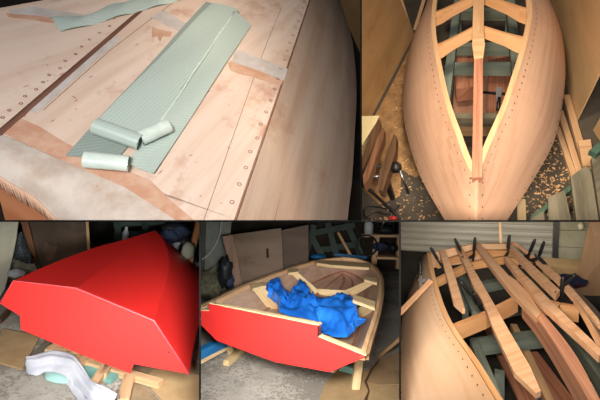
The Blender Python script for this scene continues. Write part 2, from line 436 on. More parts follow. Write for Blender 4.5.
# ================================================================== BAY 2: bow of the planked hull, upper right
def bay_planked_bow():
    b = TR
    zr = lambda X, Y: (358+X*.555, Y*.555)
    d7 = lambda X, Y: (358+X*.28, 110+Y*.28)
    d8 = lambda X, Y: (478+X*.28, 110+Y*.28)
    Z = lambda q, z=0: b.z(q[0], q[1], z)
    m = MB(); m.box((0, 3.2, -.03), (2.6, 0, 0), (0, 3.4, 0), (0, 0, .03)); struct(b, 'floor_2', m, M['conc_dark'])
    # sawdust drift along the left of the boat
    k = NT('sawdust'); o = k.coords((1, 1, 1), True); f = k.noise(o, 9, 8, .75)
    k.col(k.ramp(f, [(.35, '8E6C48'), (.65, 'C39A6B')])); k.rough(.95, .1); k.bump(k.noise(o, 90, 4), .6, .01)
    dust = [(414.5, 39), (401, 67), (380, 107), (366, 131), (364, 190), (380, 205), (400, 196), (402, 170), (416, 178), (424, 170), (418, 120), (424, 40)]
    m = MB(); P = up_poly([Z(q, .004) for q in dust]); m.sheet(P, .006)
    single(b, 'sawdust_drift', 'drift of pale sawdust on the floor left of the planked bow', 'sawdust', m, k.mat, kind='stuff')
    m = MB()
    for _ in range(700):
        u, v = random.choice(((random.uniform(372, 440), random.uniform(160, 221)), (random.uniform(520, 575), random.uniform(140, 221)), (random.uniform(392, 432), random.uniform(80, 190)), (random.gauss(548, 12), random.gauss(178, 18))))
        p = Z((u, v), .016); a = random.uniform(0, 6.28); r = random.uniform(.006, .02)
        x = V((math.cos(a), math.sin(a), random.uniform(-.15, .15)))*r; y = V((-math.sin(a), math.cos(a), .15))*r*.4
        m.add([p-x, p+y+V((0, 0, .006)), p+x, p-y], [(0, 1, 2, 3)])
    single(b, 'wood_shavings', 'loose curled wood shavings strewn on the dark floor round the bow', 'shavings', m, plain('shavings', 'D9B585', .9, 'B88E5C', 20), kind='stuff')
    # walls and leaning sheets
    k = NT('roller_door_metal'); k.col('8A8F90'); k.rough(.45); rd = k.mat
    m = MB(); yb = 5.3
    rows = [[V((x, yb+.02*math.sin(zz*70), zz)) for x in (-2.4, 2.2)] for zz in [i*.012 for i in range(170)]]
    m.grid(rows, t=.01, g=(1, 0, 0)); struct(b, 'wall_back_2', m, rd)
    def leaning(name, label, cat, q0, q1, hgt, lean, t, mt, ext0=.6, ext1=.6):
        p0, p1 = Z(q0), Z(q1); d = (p1-p0).normalized(); p0 = p0-d*ext0; p1 = p1+d*ext1
        n = V((d.y, -d.x, 0)); n = n if n.x > 0 else -n
        up = V((0, 0, hgt))+n*lean*hgt
        m = MB(); m.prism([p0, p1, p1+up, p0+up], -n*t*(1 if lean < 0 else -1), g=d)
        return single(b, name, label, cat, m, mt)
    m = MB(); m.box((-1.75, 3, .9), (.03, 0, 0), (0, 3, 0), (0, 0, .9)); struct(b, 'wall_left_2', m, M['shell'])
    m = MB(); m.box((1.75, 3, .9), (.03, 0, 0), (0, 3, 0), (0, 0, .9)); struct(b, 'wall_right_2', m, M['shell'])
    leaning('hardboard_sheet', 'large brown hardboard sheet leaning on the wall left of the planked bow', 'board', (413, 37), (377, 106), 1.5, -.22, .006, M['brown_board'], .05, 1.2)
    tan = wood('tan_board', 'D2B084', 'C09E72', .7, 4, blot='9C7A50', blot_amt=.3)
    leaning('hardboard_sheet', 'tall tan sheet leaning on the wall right of the planked bow', 'board', b.px((.66, 3.6, 0)), b.px((.71, 2.55, 0)), 1.6, .12, .01, tan, 1.8, 0)
    leaning('hardboard_sheet', 'lower tan sheet at the right edge, in front of the taller one', 'board', (593, 130), (617, 168), .9, .16, .01, tan, 0, .6)
    # hull
    CL = [(477, 179), (469, 170), (455, 133), (444, 100), (436, 61), (431.5, 33), (433, 0), (439, -30), (446, -55)]
    CR = [(477, 179), (491, 144), (508, 105), (519, 72), (527, 44), (532, 17), (531, -2), (527, -30), (522, -55)]
    SL = [(475.5, 262), (462, 246), (444, 219), (422, 180), (411, 150), (403.5, 117), (403.5, 83), (411, 44), (429, 8), (441, -30), (450, -55)]
    SR = [(475.5, 262), (490, 244), (508, 219), (538, 172), (555, 139), (563, 100), (565.5, 67), (560.5, 28), (548, 0), (530, -30), (518, -55)]
    CL, CR = [Z(q, .85) for q in CL], [Z(q, .85) for q in CR]
    SL, SR = [Z(q, .42) for q in SL], [Z(q, .42) for q in SR]
    T = Thing(b, 'wooden_boat', 'half-built boat turned upside down, pale plywood sides meeting at the bow nearest', 'boat')
    pk = wood('pink_plywood', 'D4AE92', 'C49A7E', 1.0, 16, .55, blot='BC9077', blot_amt=.35)
    tie = plain('copper_tie', '6B3A22', .5)
    for C, S, sg in ((CL, SL, -1), (CR, SR, 1)):
        m = MB(); out = V((sg*.8, -.3, .5))
        c_, s_ = resample(C, 34), resample(S, 34)
        bl = lambda i: V((sg*.035, -.02, .03))*min(1, i/10)
        m.grid([[c_[i].lerp(s_[i], k_/6)+bl(i)*math.sin(math.pi*k_/6) for k_ in range(7)] for i in range(34)], tv=(-sg*.008, .004, -.006))
        nr = []
        for i in range(34):
            t = c_[min(i+1, 33)]-c_[max(i-1, 0)]; n = (s_[i]-c_[i]).cross(t).normalized(); nr.append(n if n.x*sg > 0 or n.z > .5 else -n)
        for q, cnt in ((.07, 30), (.93, 26)):
            for k_ in range(cnt):
                x = .02+.7*k_/cnt; i = x*33; i0 = int(i); f_ = i-i0
                p = c_[i0].lerp(c_[i0+1], f_).lerp(s_[i0].lerp(s_[i0+1], f_), q); n = nr[i0]; n = n if n.z > 0 else -n
                m.disc(p+bl(i)*math.sin(math.pi*q)+n*.005, n, .006, 1, 6)
        for k_ in range(6):
            q = .1+.14*k_; p = c_[0].lerp(s_[0], q)+(s_[1]-s_[0])*.35; m.disc(p+out*.012, out, .006, 1, 6)
        T.part('side_panel', m, [pk, tie], smooth=True)
    # pale chine logs along the inner edges
    for C, sg in ((CL, 1), (CR, -1)):
        c_ = resample(C, 30); m = MB()
        rows = []
        for i, p in enumerate(c_):
            d = (c_[min(i+1, 29)]-c_[max(i-1, 0)]).normalized(); ins = V((-d.y, d.x, 0)); ins = ins if ins.x*sg > 0 else -ins
            rows.append([p+V((0, 0, .006)), p+ins*.035+V((0, 0, .006)), p+ins*.035-V((0, 0, .035)), p-V((0, 0, .035)), p+V((0, 0, .006))])
        m.grid(rows); T.part('chine_log', m, M['pine'], smooth=False)
    # keel
    m = MB(); k0 = Z((477, 180), .845); k1 = Z((478.5, 62), .93); k2 = Z((479, 30), .94); k3 = Z((480, -60), .94)
    m.beam(k0, k1, .055, .06); T.part('stem_timber', m, M['pine_red'], label='dark reddish stem timber')
    m = MB(); m.prism([Z((473, 30), .955), Z((483, 30), .955), Z((485, 44), .955), Z((482, 66), .945), Z((475, 66), .945), Z((472, 44), .955)], (0, 0, -.05)); m.beam(Z((478, 36), .93), k3, .075, .05); T.part('keel', m, M['pine'])
    # frames: two V-shaped floors
    def arm(q0, q1, w0, w1, z0=.84, z1=.9):
        m = MB(); a, c_ = Z(q0, z0), Z(q1, z1)
        mid = a.lerp(c_, .5)+V((0, -.012, .0))
        rows = [[p, p-V((0, w, w*.9))] for p, w in ((a, w0), (a.lerp(mid, .5)+V((0, -.004, 0)), w0*.95), (mid, (w0+w1)/2*.9), (c_, w1))]
        m.grid(rows, tv=(0, .022, 0), g=c_-a); return m
    fm = wood('frame_timber', 'CB9C6C', 'B98658', 1.2, 20)
    for q0, q1 in (((433.5, 47), (473, 28)), ((527.5, 39), (483, 27)), ((432.5, 14), (474, -5)), ((532, 11), (484, -6))):
        T.part('frame_arm', arm(q0, q1, .085, .06), fm)
    m = MB(); m.beam(Z((434, 120), .52), Z((500, 120), .52), .04, .09)
    T.done()
    # green building trestle below the hull
    T = Thing(b, 'building_trestle', 'green painted trestle frame standing under the planked bow', 'trestle')
    for q0, q1 in (((444, 118), (459, -6)), ((520, 112), (509, -6))):
        m = MB(); m.beam(Z(q0, .45), Z(q1, .45), .07, .09); T.part('rail', m, M['green_wood'])
    for v, mt in ((49, 'green_wood'), (69, 'green_wood'), (120, 'grey_wood'), (14, 'green_wood')):
        m = MB(); m.beam(Z((446, v), .38), Z((516, v), .38), .06, .1); T.part('crossbar', m, M[mt])
    for q in ((446, 100), (519, 100), (457, 10), (510, 10)):
        p = Z(q, .4); m = MB(); m.beam(p, V((p.x, p.y, .02)), .07, .07, (0, 1, 0)); T.part('leg', m, M['green_wood'])
    T.done()
    m = MB(); m.beam(Z((468, 94), .2), Z((468, 60), .2), .2, .16); m.beam(Z((468, 94), .067), Z((468, 60), .067), .12, .1)
    single(b, 'timber_block', 'reddish timber block under the hull left of the keel', 'timber', m, M['pine_red'])
    m = MB(); m.beam(Z((500, 116), .16), Z((500, 60), .16), .2, .05); m.beam(Z((500, 112), .075), Z((500, 64), .075), .1, .118)
    single(b, 'timber_board', 'reddish plank lying under the hull right of the keel', 'timber', m, M['pine_red'])
    m = MB(); m.sheet(up_poly([Z(q, .002) for q in [(452, 126), (456, 52), (512, 50), (516, 126)]]), .008); single(b, 'plywood_offcut', 'pinkish plywood offcut lying flat on the floor beneath the trestle', 'board', m, wood('pinkish_offcut', 'C79A80', 'AE8069', 1, 10))
    m = MB(); m.beam(Z((448, 128), .1), Z((506, 128), .1), .09, .12); single(b, 'timber_beam', 'pale beam crossing under the bow nearest the stem', 'timber', m, M['pine'])
    # bar clamp hanging inside
    T = Thing(b, 'bar_clamp', 'small black bar clamp gripping the plank right of the dark stem timber', 'clamp')
    a, c_ = Z((479, 92), .5), Z((505, 94), .5)
    m = MB(); m.beam(a, c_, .012, .02); T.part('bar', m, M['black_metal'])
    m = MB(); m.prism([a+V((-.01, .02, .03)), a+V((.02, .02, .03)), a+V((.03, -.05, -.04)), a+V((0, -.06, -.04))], (0, 0, .02)); T.part('jaw', m, M['black_metal'])
    m = MB(); q = c_+V((-.05, 0, 0)); m.prism([q+V((-.015, .03, .03)), q+V((.03, .03, .03)), q+V((.02, -.06, -.04)), q+V((-.01, -.06, -.04))], (0, 0, .02)); T.part('jaw', m, M['black_metal'])
    m = MB(); m.tube([q+V((.01, -.03, 0)), q+V((.0, -.14, -.03))], [.012, .016], 8); T.part('handle', m, M['black_metal'], smooth=True)
    T.done()
    # timbers leaning beyond the boat, top left
    for i, (q0, q1, w, lab) in enumerate((((411.5, 36), (397, -12), .05, 'pale stick leaning in the far left corner behind the planked hull, nearer the brown sheet'),
                                    ((414.5, 30), (428, -14), .04, 'pale stick leaning in the far left corner, the one tilted right towards the hull'),
                                    )):
        m = MB(); p = Z(q0, .0); m.beam(p, b.y(q1[0], q1[1], p.y+.35), w, .03, (0, 1, 0)); single(b, 'timber_stick', lab, 'timber', m, M['pine'])
    m = MB(); q = Z((552, 55)); m.beam(q, b.y(534, -14, q.y+.5), .04, .02, (0, 1, 0)); single(b, 'timber_stick', 'thin pale stick leaning beside the tan sheet at upper right', 'timber', m, M['pine'])
    # long strips on the floor to the right
    for q0, q1, w, z, lab in (((566, 96), (596, 202), .045, .03, 'long pale timber strip lying right of the bow, outermost of three'),
                         ((560, 112), (586, 196), .04, .03, 'long pale timber strip lying right of the bow, middle of three'),
                         ((557, 128), (578, 190), .035, .02, 'long pale timber strip lying right of the bow, closest to the hull')):
        m = MB(); m.beam(Z(q0, z), Z(q1, z), w, .035); single(b, 'timber_strip', lab, 'timber', m, M['pine'], 'timber strips beside the bow')
    m = MB(); m.prism([Z(d8(355, 115), .05), Z(d8(400, 110), .05), Z(d8(415, 205), .05), Z(d8(372, 205), .05)], (0, 0, .02)); single(b, 'timber_offcut', 'square pale offcut on top of the timber strips at right', 'timber', m, M['pine'])
    m = MB(); m.beam(Z((521, 200), .02), Z((522, 228), .02), .055, .03); single(b, 'timber_strip', 'short pale timber end sticking out below the bow at the bottom edge', 'timber', m, M['pine_pale'])
    # grey and green pallet, bottom right
    T = Thing(b, 'slatted_crate', 'weathered grey slatted crate with green edges in the lower right corner', 'crate')
    for px in ([(330, 238), (388, 198), (405, 225), (432, 400), (352, 400)], [(250, 312), (310, 285), (334, 400), (252, 400)], [(184, 392), (236, 358), (240, 420), (184, 420)]):
        P = [Z(d8(*q), .33) for q in px]; m = MB(); m.prism(P, (0, .0, -.03), g=(0, 1, 0)); T.part('slat', m, M['grey_wood'])
    gr = plain('green_paint', '4A6B5A', .6, '3A5547', 12)
    m = MB(); m.beam(Z(d8(190, 395), .22), Z(d8(415, 215), .22), .03, .06); T.part('edge_rail', m, gr)
    m = MB(); m.prism([Z(d8(405, 170), .33), Z(d8(450, 140), .33), Z(d8(480, 400), .33), Z(d8(440, 400), .33)], (0, 0, -.04)); T.part('slat', m, M['grey_wood'])
    m = MB(); m.beam(Z(d8(408, 158), .37), Z(d8(446, 128), .37), .05, .05); T.part('edge_rail', m, gr)
    for q in ((215, 400), (300, 330), (395, 245)):
        p = Z(d8(*q), .27); m = MB(); m.beam(p, V((p.x, p.y, .01)), .05, .05, (0, 1, 0)); T.part('leg', m, gr)
    T.done()
    # folding workbench with vice jaws
    T = Thing(b, 'folding_workbench', 'folding workbench with two dark vice jaws standing left of the bow', 'workbench')
    h = .55
    J = lambda px, mt, nm, t=.09: (lambda m: T.part(nm, m.prism([Z(d7(*q), h) for q in px], (0, 0, -t), g=(0, 1, 0)), mt))(MB())
    J([(-30, 20), (20, 22), (75, 20), (15, 165), (-30, 200)], wood('pale_worktop', 'E9DDB4', 'D8C692', 1, 8), 'worktop', .03)
    J([(-20, 180), (76, 28), (84, 68), (20, 205), (-20, 240)], M['dark_wood'], 'support')
    J([(80, 58), (92, 66), (90, 100), (36, 250), (20, 268), (18, 235), (58, 130)], wood('worn_jaw_wood', '8A6248', '5E3F2C', 1.5, 30), 'vice_jaw')
    J([(128, 86), (138, 94), (134, 150), (88, 290), (72, 285), (76, 225)], M['dark_wood'], 'vice_jaw')
    m = MB(); m.tube([Z(d7(32, 200), h-.06), Z(d7(150, 205), h-.06)], .012, 8); T.part('screw', m, M['steel'], smooth=True)
    m = MB(); m.tube([Z(d7(30, 240), h-.08), Z(d7(90, 236), h-.08)], .012, 8); T.part('screw', m, M['steel'], smooth=True)
    c_ = Z(d7(143, 205), h-.04); m = MB(); m.tube([c_+V((-.05, 0, 0)), c_+V((-.03, 0, 0)), c_+V((.0, 0, 0)), c_+V((.025, 0, 0))], [.03, .045, .045, .02], 12); T.part('crank_knob', m, M['black_metal'], smooth=True)
    m = MB(); m.tube([c_+V((.01, -.01, .0)), Z(d7(180, 298), .3)], .011, 8); T.part('crank_handle', m, M['steel'], smooth=True)
    for q in ((20, 150), (95, 230)):
        p = Z(d7(*q), h-.1); m = MB(); m.beam(p, V((p.x-.02, p.y+.05, .01)), .04, .04, (0, 1, 0)); T.part('leg', m, M['black_metal'])
    T.done()
    m = MB(); P = [Z(d7(*q), z) for q, z in (((-25, 240), .3), ((30, 275), .3), ((85, 325), .15), ((135, 370), .04), ((152, 400), .02), ((158, 440), .02))]
    m.tube(resample(P, 24), .014, 8); m.tube(resample([Z(d7(*q), .012) for q in ((140, 372), (90, 350), (40, 345), (18, 360), (30, 385), (80, 395), (130, 420))], 24), .007, 8)
    m.tube(resample([Z(d7(*q), .012) for q in ((150, 340), (110, 372), (60, 365), (20, 395), (0, 420))], 24), .007, 8)
    single(b, 'power_cable', 'black cable looping over the floor below the folding workbench', 'cable', m, M['black_metal'], smooth=True)
    m = MB(); p = Z(d7(128, 388), .02); m.tube([p+V((-.04, 0, .0)), p+V((.03, .01, 0))], [.02, .016], 10); single(b, 'cable_plug', 'small red plug on the floor among the cable loops', 'plug', m, plain('red_plastic', 'B5342C', .4), smooth=True)

# ================================================================== BAY 3: red hull upside down, lower left
M['red'] = plain('red_shaded_tone', 'D62A26', .42, spec=.35)  # same red a little darker, the hull's shade put into the colour
M['red_tr'] = plain('red_lit_tone', 'DE3430', .42, spec=.4)  # same red a little lighter, lit look of the transoms put in
M['teal'] = plain('teal_paint', '7FB3AA', .6, '6A9C93', 10)
M['blue'] = plain('blue_paint', '1F6FA8', .5, '1A5B8C', 9)
M['white_cloth'] = plain('white_cloth', 'C9CBD2', .85, 'B4B8C4', 6, .2)
M['dk_ply'] = wood('dark_plywood', '5A4836', '46372A', .7, 5, blot='2E241B', blot_amt=.7, blot_scale=4)
M['paint_grey'] = plain('grey_wall_render', '7E8078', .85, '94958B', 4, .2)
M['clutter_dark'] = plain('dark_plastic', '202326', .5)
M['clutter_blue'] = plain('slate_blue_cloth', '33405A', .8, '1E2533', 9)
M['clutter_green'] = plain('dark_green_paint', '1F3A31', .6, '16291F', 8)
M['white_plastic'] = plain('white_plastic', 'C9CCCE', .4)
def lump(c, r, n=(10, 14), amp=.25, sc_=3.0, flat=1.0, seed=0):
    """irregular soft bundle"""
    m = MB(); c = V(c); rows = []
    for i in range(n[0]+1):
        t = math.pi*i/n[0]; row = []
        for j in range(n[1]+1):
            p = 2*math.pi*(j % n[1])/n[1]; d = V((math.sin(t)*math.cos(p), math.sin(t)*math.sin(p), math.cos(t)))
            k = 1+amp*noise.noise(d*sc_+V((seed, seed*2.1, 0)))*1.6
            row.append(c+V((d.x*r[0], d.y*r[1], d.z*r[2]*flat))*k)
        rows.append(row)
    m.grid(rows, t=0, tv=None) if False else m.add([p for q in rows for p in q], [(i*(n[1]+1)+j, i*(n[1]+1)+j+1, (i+1)*(n[1]+1)+j+1, (i+1)*(n[1]+1)+j) for i in range(n[0]) for j in range(n[1])])
    return m
def drape(P, hfun, n=26, t=.006, g=None):
    """cloth over the outline P (bay points, any heights): triangulated patch grown from the outline inwards, lifted by hfun"""
    P = resample(P+[P[0]], 73)[:-1]
    c = V((0, 0, 0))
    for p in P: c += p
    c /= len(P); rows = []
    for i in range(n+1):
        q = i/n; rows.append([c.lerp(p, q)+V((0, 0, hfun(c.lerp(p, q), q))) for p in P+[P[0]]])
    m = MB(); m.grid(rows, tv=(0, 0, -t)); return m

def bay_red_hull():
    b = BL
    zl = lambda X, Y: (X*.4605, 216+Y*.46)
    e1 = lambda X, Y: (X*.23, 218+Y*.23)
    e2 = lambda X, Y: (100+X*.23, 218+Y*.23)
    e3 = lambda X, Y: (X*.23, 308+Y*.23)
    e4 = lambda X, Y: (100+X*.23, 308+Y*.23)
    Z = lambda q, z=0: b.z(q[0], q[1], z)
    m = MB(); m.box((0, 3.6, -.03), (3, 0, 0), (0, 3.4, 0), (0, 0, .03)); struct(b, 'floor_3', m, M['conc'])
    m = MB(); m.box((0, 6.2, 1.2), (3.2, 0, 0), (0, .03, 0), (0, 0, 1.25)); struct(b, 'wall_back_3', m, M['shell'])
    # hull
    ps = math.radians(22); n = V((math.sin(ps), math.cos(ps), 0)); p0 = Z((189, 374), .25)
    TP = lambda u, v: b.pl(u, v, p0, n)
    T = Thing(b, 'boat_hull', 'glossy red painted boat hull upside down with its flat transom towards the garage door', 'boat')
    tr = [(0, 303.5), (14, 280.5), (76, 288), (154, 320.5), (189, 374), (133.5, 364), (130, 373.5), (75, 352), (21, 329.5), (20, 316)]
    P = [TP(*q) for q in tr]; m = MB(); m.prism(P, n*.022, g=(1, 0, 0)); T.part('transom', m, M['red_tr'], label='red transom board, its lit look put into a lighter red')
    lines = [[TP(14, 280.5), Z((46, 266), .68), Z((92, 248.5), .74), Z((123, 240), .75), Z((155, 230.5), .72)],
             [TP(76, 288), Z((110, 264), .76), Z((135, 245), .77), Z((155, 230), .73)],
             [TP(154, 320.5), Z((160, 300), .62), Z((167, 278), .68), Z((169, 258), .72), Z((164, 241), .73), Z((155.5, 230.5), .72)],
             [p0, Z((195, 340), .26), Z((201, 316), .27), Z((204, 295), .29), Z((201, 274), .32), Z((190, 261), .36), Z((172, 246), .4)]]
    R = [resample(q, 26) for q in lines]
    A0, A2, A3 = lines[0][0], lines[2][0], Z((155, 230.5), .72)      # the nearly flat bottom: a plane through both chines and the bow
    nb = (A2-A0).cross(A3-A0).normalized(); nb = nb if nb.z > 0 else -nb
    on = lambda px, off=lambda i: 0.0: [b.pl(p.x, p.y, A0+nb*off(i), nb) for i, p in enumerate(resample([V((u, v, 0)) for u, v in px], 26))]
    d0 = (lines[1][0]-A0).dot(nb)
    R[0] = on([(14, 280.5), (46, 266), (92, 248.5), (123, 240), (155, 230.5)])
    R[1] = on([(76, 288), (92, 277), (110, 264), (135, 245), (155.2, 230.5)], lambda i: d0*max(0, 1-i/18)**1.5)
    R[2] = on([(154, 320.5), (160, 300), (167, 278), (169, 258), (164, 241), (155.5, 230.5)])
    m = MB(); m.grid([[p.lerp(q, k/5) for k in range(6)] for p, q in zip(R[0], R[1])], tv=(0, 0, -.008)); T.part('bottom_panel', m, M['red'], smooth=True)
    m = MB(); m.grid([[p.lerp(q, k/5) for k in range(6)] for p, q in zip(R[1], R[2])], tv=(0, 0, -.008)); T.part('bottom_panel', m, M['red'], smooth=True)
    m = MB(); m.grid([[p.lerp(q, k/5)+V((.03, 0, 0))*math.sin(math.pi*k/5)*math.sin(math.pi*i/25) for k in range(6)] for i, (p, q) in enumerate(zip(R[2], R[3]))], tv=(-.008, 0, 0)); T.part('side_panel', m, M['red'], smooth=True)
    sl = [TP(0, 303.5)+(R[3][25]-TP(0, 303.5))*(i/25)+V((-.25, 0, 0))*math.sin(math.pi*i/25) for i in range(26)]
    m = MB(); m.grid([[p.lerp(q, k/4) for k in range(5)] for p, q in zip(sl, R[0])], tv=(.008, 0, 0)); T.part('side_panel', m, M['red'], smooth=True)
    edge = plain('pale_red_edge', 'E8545A', .4)  # paler red bead along the transom edge
    m = MB(); m.tube([p-n*.002 for p in [TP(*q) for q in tr[:5]]], .0045, 6); T.part('edge_roll', m, edge, smooth=True, label='paler red rounded edge of the transom')
    m = MB(); m.tube([TP(169, 352)-n*.004, TP(169, 352)+n*.01], .006, 8); T.part('drain_plug', m, M['clutter_dark'])
    T.done()
    # props and timbers under the hull
    def bm_(q0, q1, z, w, t, mt, lab, name='timber_length', grp=None, cat='timber'):
        m = MB(); m.beam(Z(q0, z), Z(q1, z), w, t); single(b, name, lab, cat, m, M[mt], grp)
    bm_(e3(215, 195), e3(262, 160), .10, .07, .045, 'pine', 'short timber block lying on the pile under the left half of the red transom')
    bm_(e3(240, 205), e3(300, 165), .06, .05, .05, 'pine', 'timber length in the pile below the red transom, just right of the short block')
    bm_(e3(160, 210), e3(215, 150), .03, .06, .04, 'grey_wood', 'grey timber length at the left of the pile below the red transom')
    bm_(e3(265, 205), e3(700, 330), .04, .05, .045, 'pine', 'long timber running right across the pile below the red transom')
    bm_(e3(400, 350), e3(470, 240), .05, .055, .05, 'pine', 'timber length stacked across the pile behind the white cloth', )
    bm_(e3(120, 235), e3(190, 215), .09, .05, .05, 'pine_pale', 'pale timber end poking out at the left of the white cloth')
    bm_(e3(350, 265), e3(420, 285), .03, .1, .02, 'teal', 'teal painted board in the pile below the red transom', 'painted_board', None, 'board')
    bm_(e3(310, 225), e3(385, 250), .03, .12, .02, 'grey_wood', 'grey board in the pile below the middle of the red transom', 'board', None, 'board')
    bm_(e4(10, 300), e4(70, 210), .05, .05, .05, 'pine', 'timber length in the pile near the right end of the white cloth')
    bm_(e4(40, 290), e4(75, 300), .03, .12, .03, 'teal', 'small teal block in the pile right of the white cloth', 'painted_block', None, 'block')
    bm_(e4(100, 410), e4(128, 300), .04, .07, .05, 'pine', 'pale post lying on the floor under the right notch of the transom')
    bm_(e3(-5, 60), e3(38, 15), .05, .035, .035, 'dark_wood', 'dark stick on the floor at the left edge beside the red hull')
    bm_(e3(170, 195), e3(330, 265), .02, .06, .03, 'grey_wood', 'weathered board lying flat deepest in the pile under the red hull', 'board', None, 'board')
    bm_(e3(270, 240), e3(350, 175), .075, .045, .04, 'pine_pale', 'pale stick laid slantwise on top of the pile under the red hull')
    bm_(e3(345, 245), e3(410, 195), .06, .045, .04, 'pine', 'timber stick laid slantwise right of the pale stick under the red hull')
    # cardboard
    m = MB(); m.sheet(up_poly([Z(e3(*q), .05) for q in [(8, 95), (175, 125), (96, 272), (-20, 238)]]), .012); single(b, 'cardboard_sheet', 'flat cardboard sheet on the floor at the left below the red transom', 'cardboard', m, M['card'])
    m = MB(); m.sheet(up_poly([Z(e4(*q), .012) for q in [(185, 312), (240, 268), (470, 300), (470, 440), (300, 440)]]), .008); single(b, 'cardboard_sheet', 'creased cardboard sheet on the floor to the right below the red hull', 'cardboard', m, M['card'])
    k = plain('stained_cardboard', '9E8A6C', .9, '7D6B53', 6, .15)
    m = MB(); m.sheet(up_poly([Z(e4(*q), .002) for q in [(140, 260), (420, 240), (470, 260), (470, 330), (240, 285), (180, 320), (300, 450), (110, 450)]]), .006); single(b, 'cardboard_sheet', 'stained cardboard sheet lying under the right end of the red hull', 'cardboard', m, k)
    # white cloth
    def cloth(up_, lo_, z, hf, n=34, ac=14):
        A, B_ = resample([Z(e3(*q), z) for q in up_], n), resample([Z(e3(*q), z) for q in lo_], n)
        m = MB(); m.grid([[A[i].lerp(B_[i], k/ac)+V((0, 0, hf(A[i].lerp(B_[i], k/ac), k/ac))) for k in range(ac+1)] for i in range(n)], tv=(0, 0, -.004)); return m
    m = cloth([(108, 250), (140, 232), (190, 205), (240, 198), (295, 205), (345, 250), (380, 300), (405, 350), (450, 372), (520, 400)],
              [(112, 275), (125, 290), (165, 297), (200, 278), (255, 288), (300, 312), (335, 345), (370, 385), (410, 430), (480, 470)], .06,
              lambda p, q: .07*math.sin(math.pi*q)+.025*noise.noise(p*6)+.011*math.sin(q*24+4*noise.noise(p*4))*min(1, 5*q, 5-5*q))
    single(b, 'white_cloth', 'crumpled white cloth thrown over the timber pile on the floor', 'cloth', m, M['white_cloth'], smooth=True)
    m = cloth([(285, 310), (315, 318), (340, 345), (380, 400), (420, 440)], [(275, 325), (300, 345), (325, 375), (350, 410), (380, 450)], .03, lambda p, q: .03*math.sin(math.pi*q)+.012*noise.noise(p*15))
    single(b, 'white_cloth', 'second fold of white cloth trailing towards the front of the floor', 'cloth', m, M['white_cloth'], smooth=True)
    P = [Z(e3(*q), .05) for q in [(198, 278), (298, 292), (292, 322), (240, 322), (198, 306)]]
    m = drape(P, lambda p, q: .02*(1-q*q)); single(b, 'teal_cloth', 'small teal cloth folded between the white cloths', 'cloth', m, plain('teal_fabric', 'A5D3CC', .8), smooth=True)
    # left: pale sheet, netting, leaning board
    def upright(name, lab, cat, pts, dist, thick, mt, kind=None, extra=None, down=True):
        P = [b.y(u, v, dist) for u, v in pts]; m = MB(); m.prism(P, (0, thick, 0), g=(0, 0, 1)); return single(b, name, lab, cat, m, mt, kind=kind)
    y0 = 4.0
    upright('pale_sheet', 'pale sheet leaning at the far left behind the red hull', 'board', [(-40, 200), (19, 215), (16, 240), (13, 255), (5, 288), (-2, 300), (-40, 330)], 3.9, .02, M['white_wall'])
    k = NT('mesh_fabric'); w = k.n('ShaderNodeTexVoronoi', Scale=60.0); k.l(k.coords((1, 1, 1), True), w.inputs['Vector']); k.col(k.ramp(w.outputs['Distance'], [(.2, '4A5558'), (.6, '1E2526')])); k.rough(.7)
    P = [b.y(*e1(*q), 3.95) for q in [(74, 75), (92, 60), (112, 110), (138, 188), (120, 200), (85, 185), (52, 178), (60, 140)]]
    m = MB(); c = sum((p for p in P), V((0, 0, 0)))/len(P); m.grid([[c.lerp(p, q/5)+V((0, -.05*(1-(q/5)**2), 0)) for p in resample(P+[P[0]], 30)] for q in range(6)], tv=(0, .03, 0)); single(b, 'mesh_bag', 'dark grey mesh bag hanging at the left between pale sheet and leaning board', 'bag', m, k.mat, smooth=True)
    P = [b.y(*e1(*q), 4.1) for q in [(60, 160), (95, 190), (150, 200), (165, 230), (60, 300), (20, 320)]]; m = MB(); m.prism(P, (0, .25, 0)); single(b, 'rubbish_pile', 'low heap of grey and brown scraps behind the left end of the red transom', 'scraps', m, plain('mixed_scraps', '8F8A78', .9, '4E4A3E', 14), kind='stuff')
    m = lump(b.y(*e1(72, 240), 3.8), (.06, .05, .035), seed=3); single(b, 'plastic_wrapper', 'small crumpled pale wrapper lying beside the left end of the hull', 'wrapper', m, M['white_plastic'], smooth=True)
    T = Thing(b, 'leaning_board', 'dark brown plywood panel with an orange timber edge standing behind the red hull', 'board')
    P = [b.y(*e1(*q), 4.3) for q in [(110, 0), (380, 0), (388, 140), (388, 250), (170, 260)]]; m = MB(); m.prism(P, (0, .02, 0), g=(0, 0, 1)); T.part('panel', m, M['dk_ply'])
    P = [b.y(*e1(*q), 4.25) for q in [(86, 0), (118, 0), (180, 260), (152, 260)]]; m = MB(); m.prism(P, (0, .06, 0), g=(0, 0, 1)); T.part('edge_timber', m, wood('edge_timber', '8E603E', '6F472D', 1.5, 20))
    P = [b.y(*e1(*q), 4.24) for q in [(372, 0), (384, 0), (392, 140), (380, 140)]]; m = MB(); m.prism(P, (0, .03, 0), g=(0, 0, 1)); T.part('edge_strip', m, M['brown_board'])
    T.done()
    m = MB(); P = [b.y(*e1(*q), 4.285) for q in [(182, 130), (196, 100), (218, 120), (246, 122), (258, 150), (240, 180), (212, 190), (190, 182), (196, 160)]]; m.prism(P, (0, .006, 0)); single(b, 'dark_stain', 'dark brown rag hung on the dark plywood panel', 'stain', m, M['dark_wood'])  # dark stain figure of the panel, built as a thin piece
    # right and back: dim clutter
    m = MB(); m.beam(b.y(*e2(432, 0), 4.2), b.y(*e2(385, 205), 4.0), .06, .06, (0, 1, 0)); single(b, 'timber_post', 'orange brown timber post leaning at the right edge behind the red hull', 'timber', m, wood('post_timber', 'A56E42', '83532F', 1.5, 20))
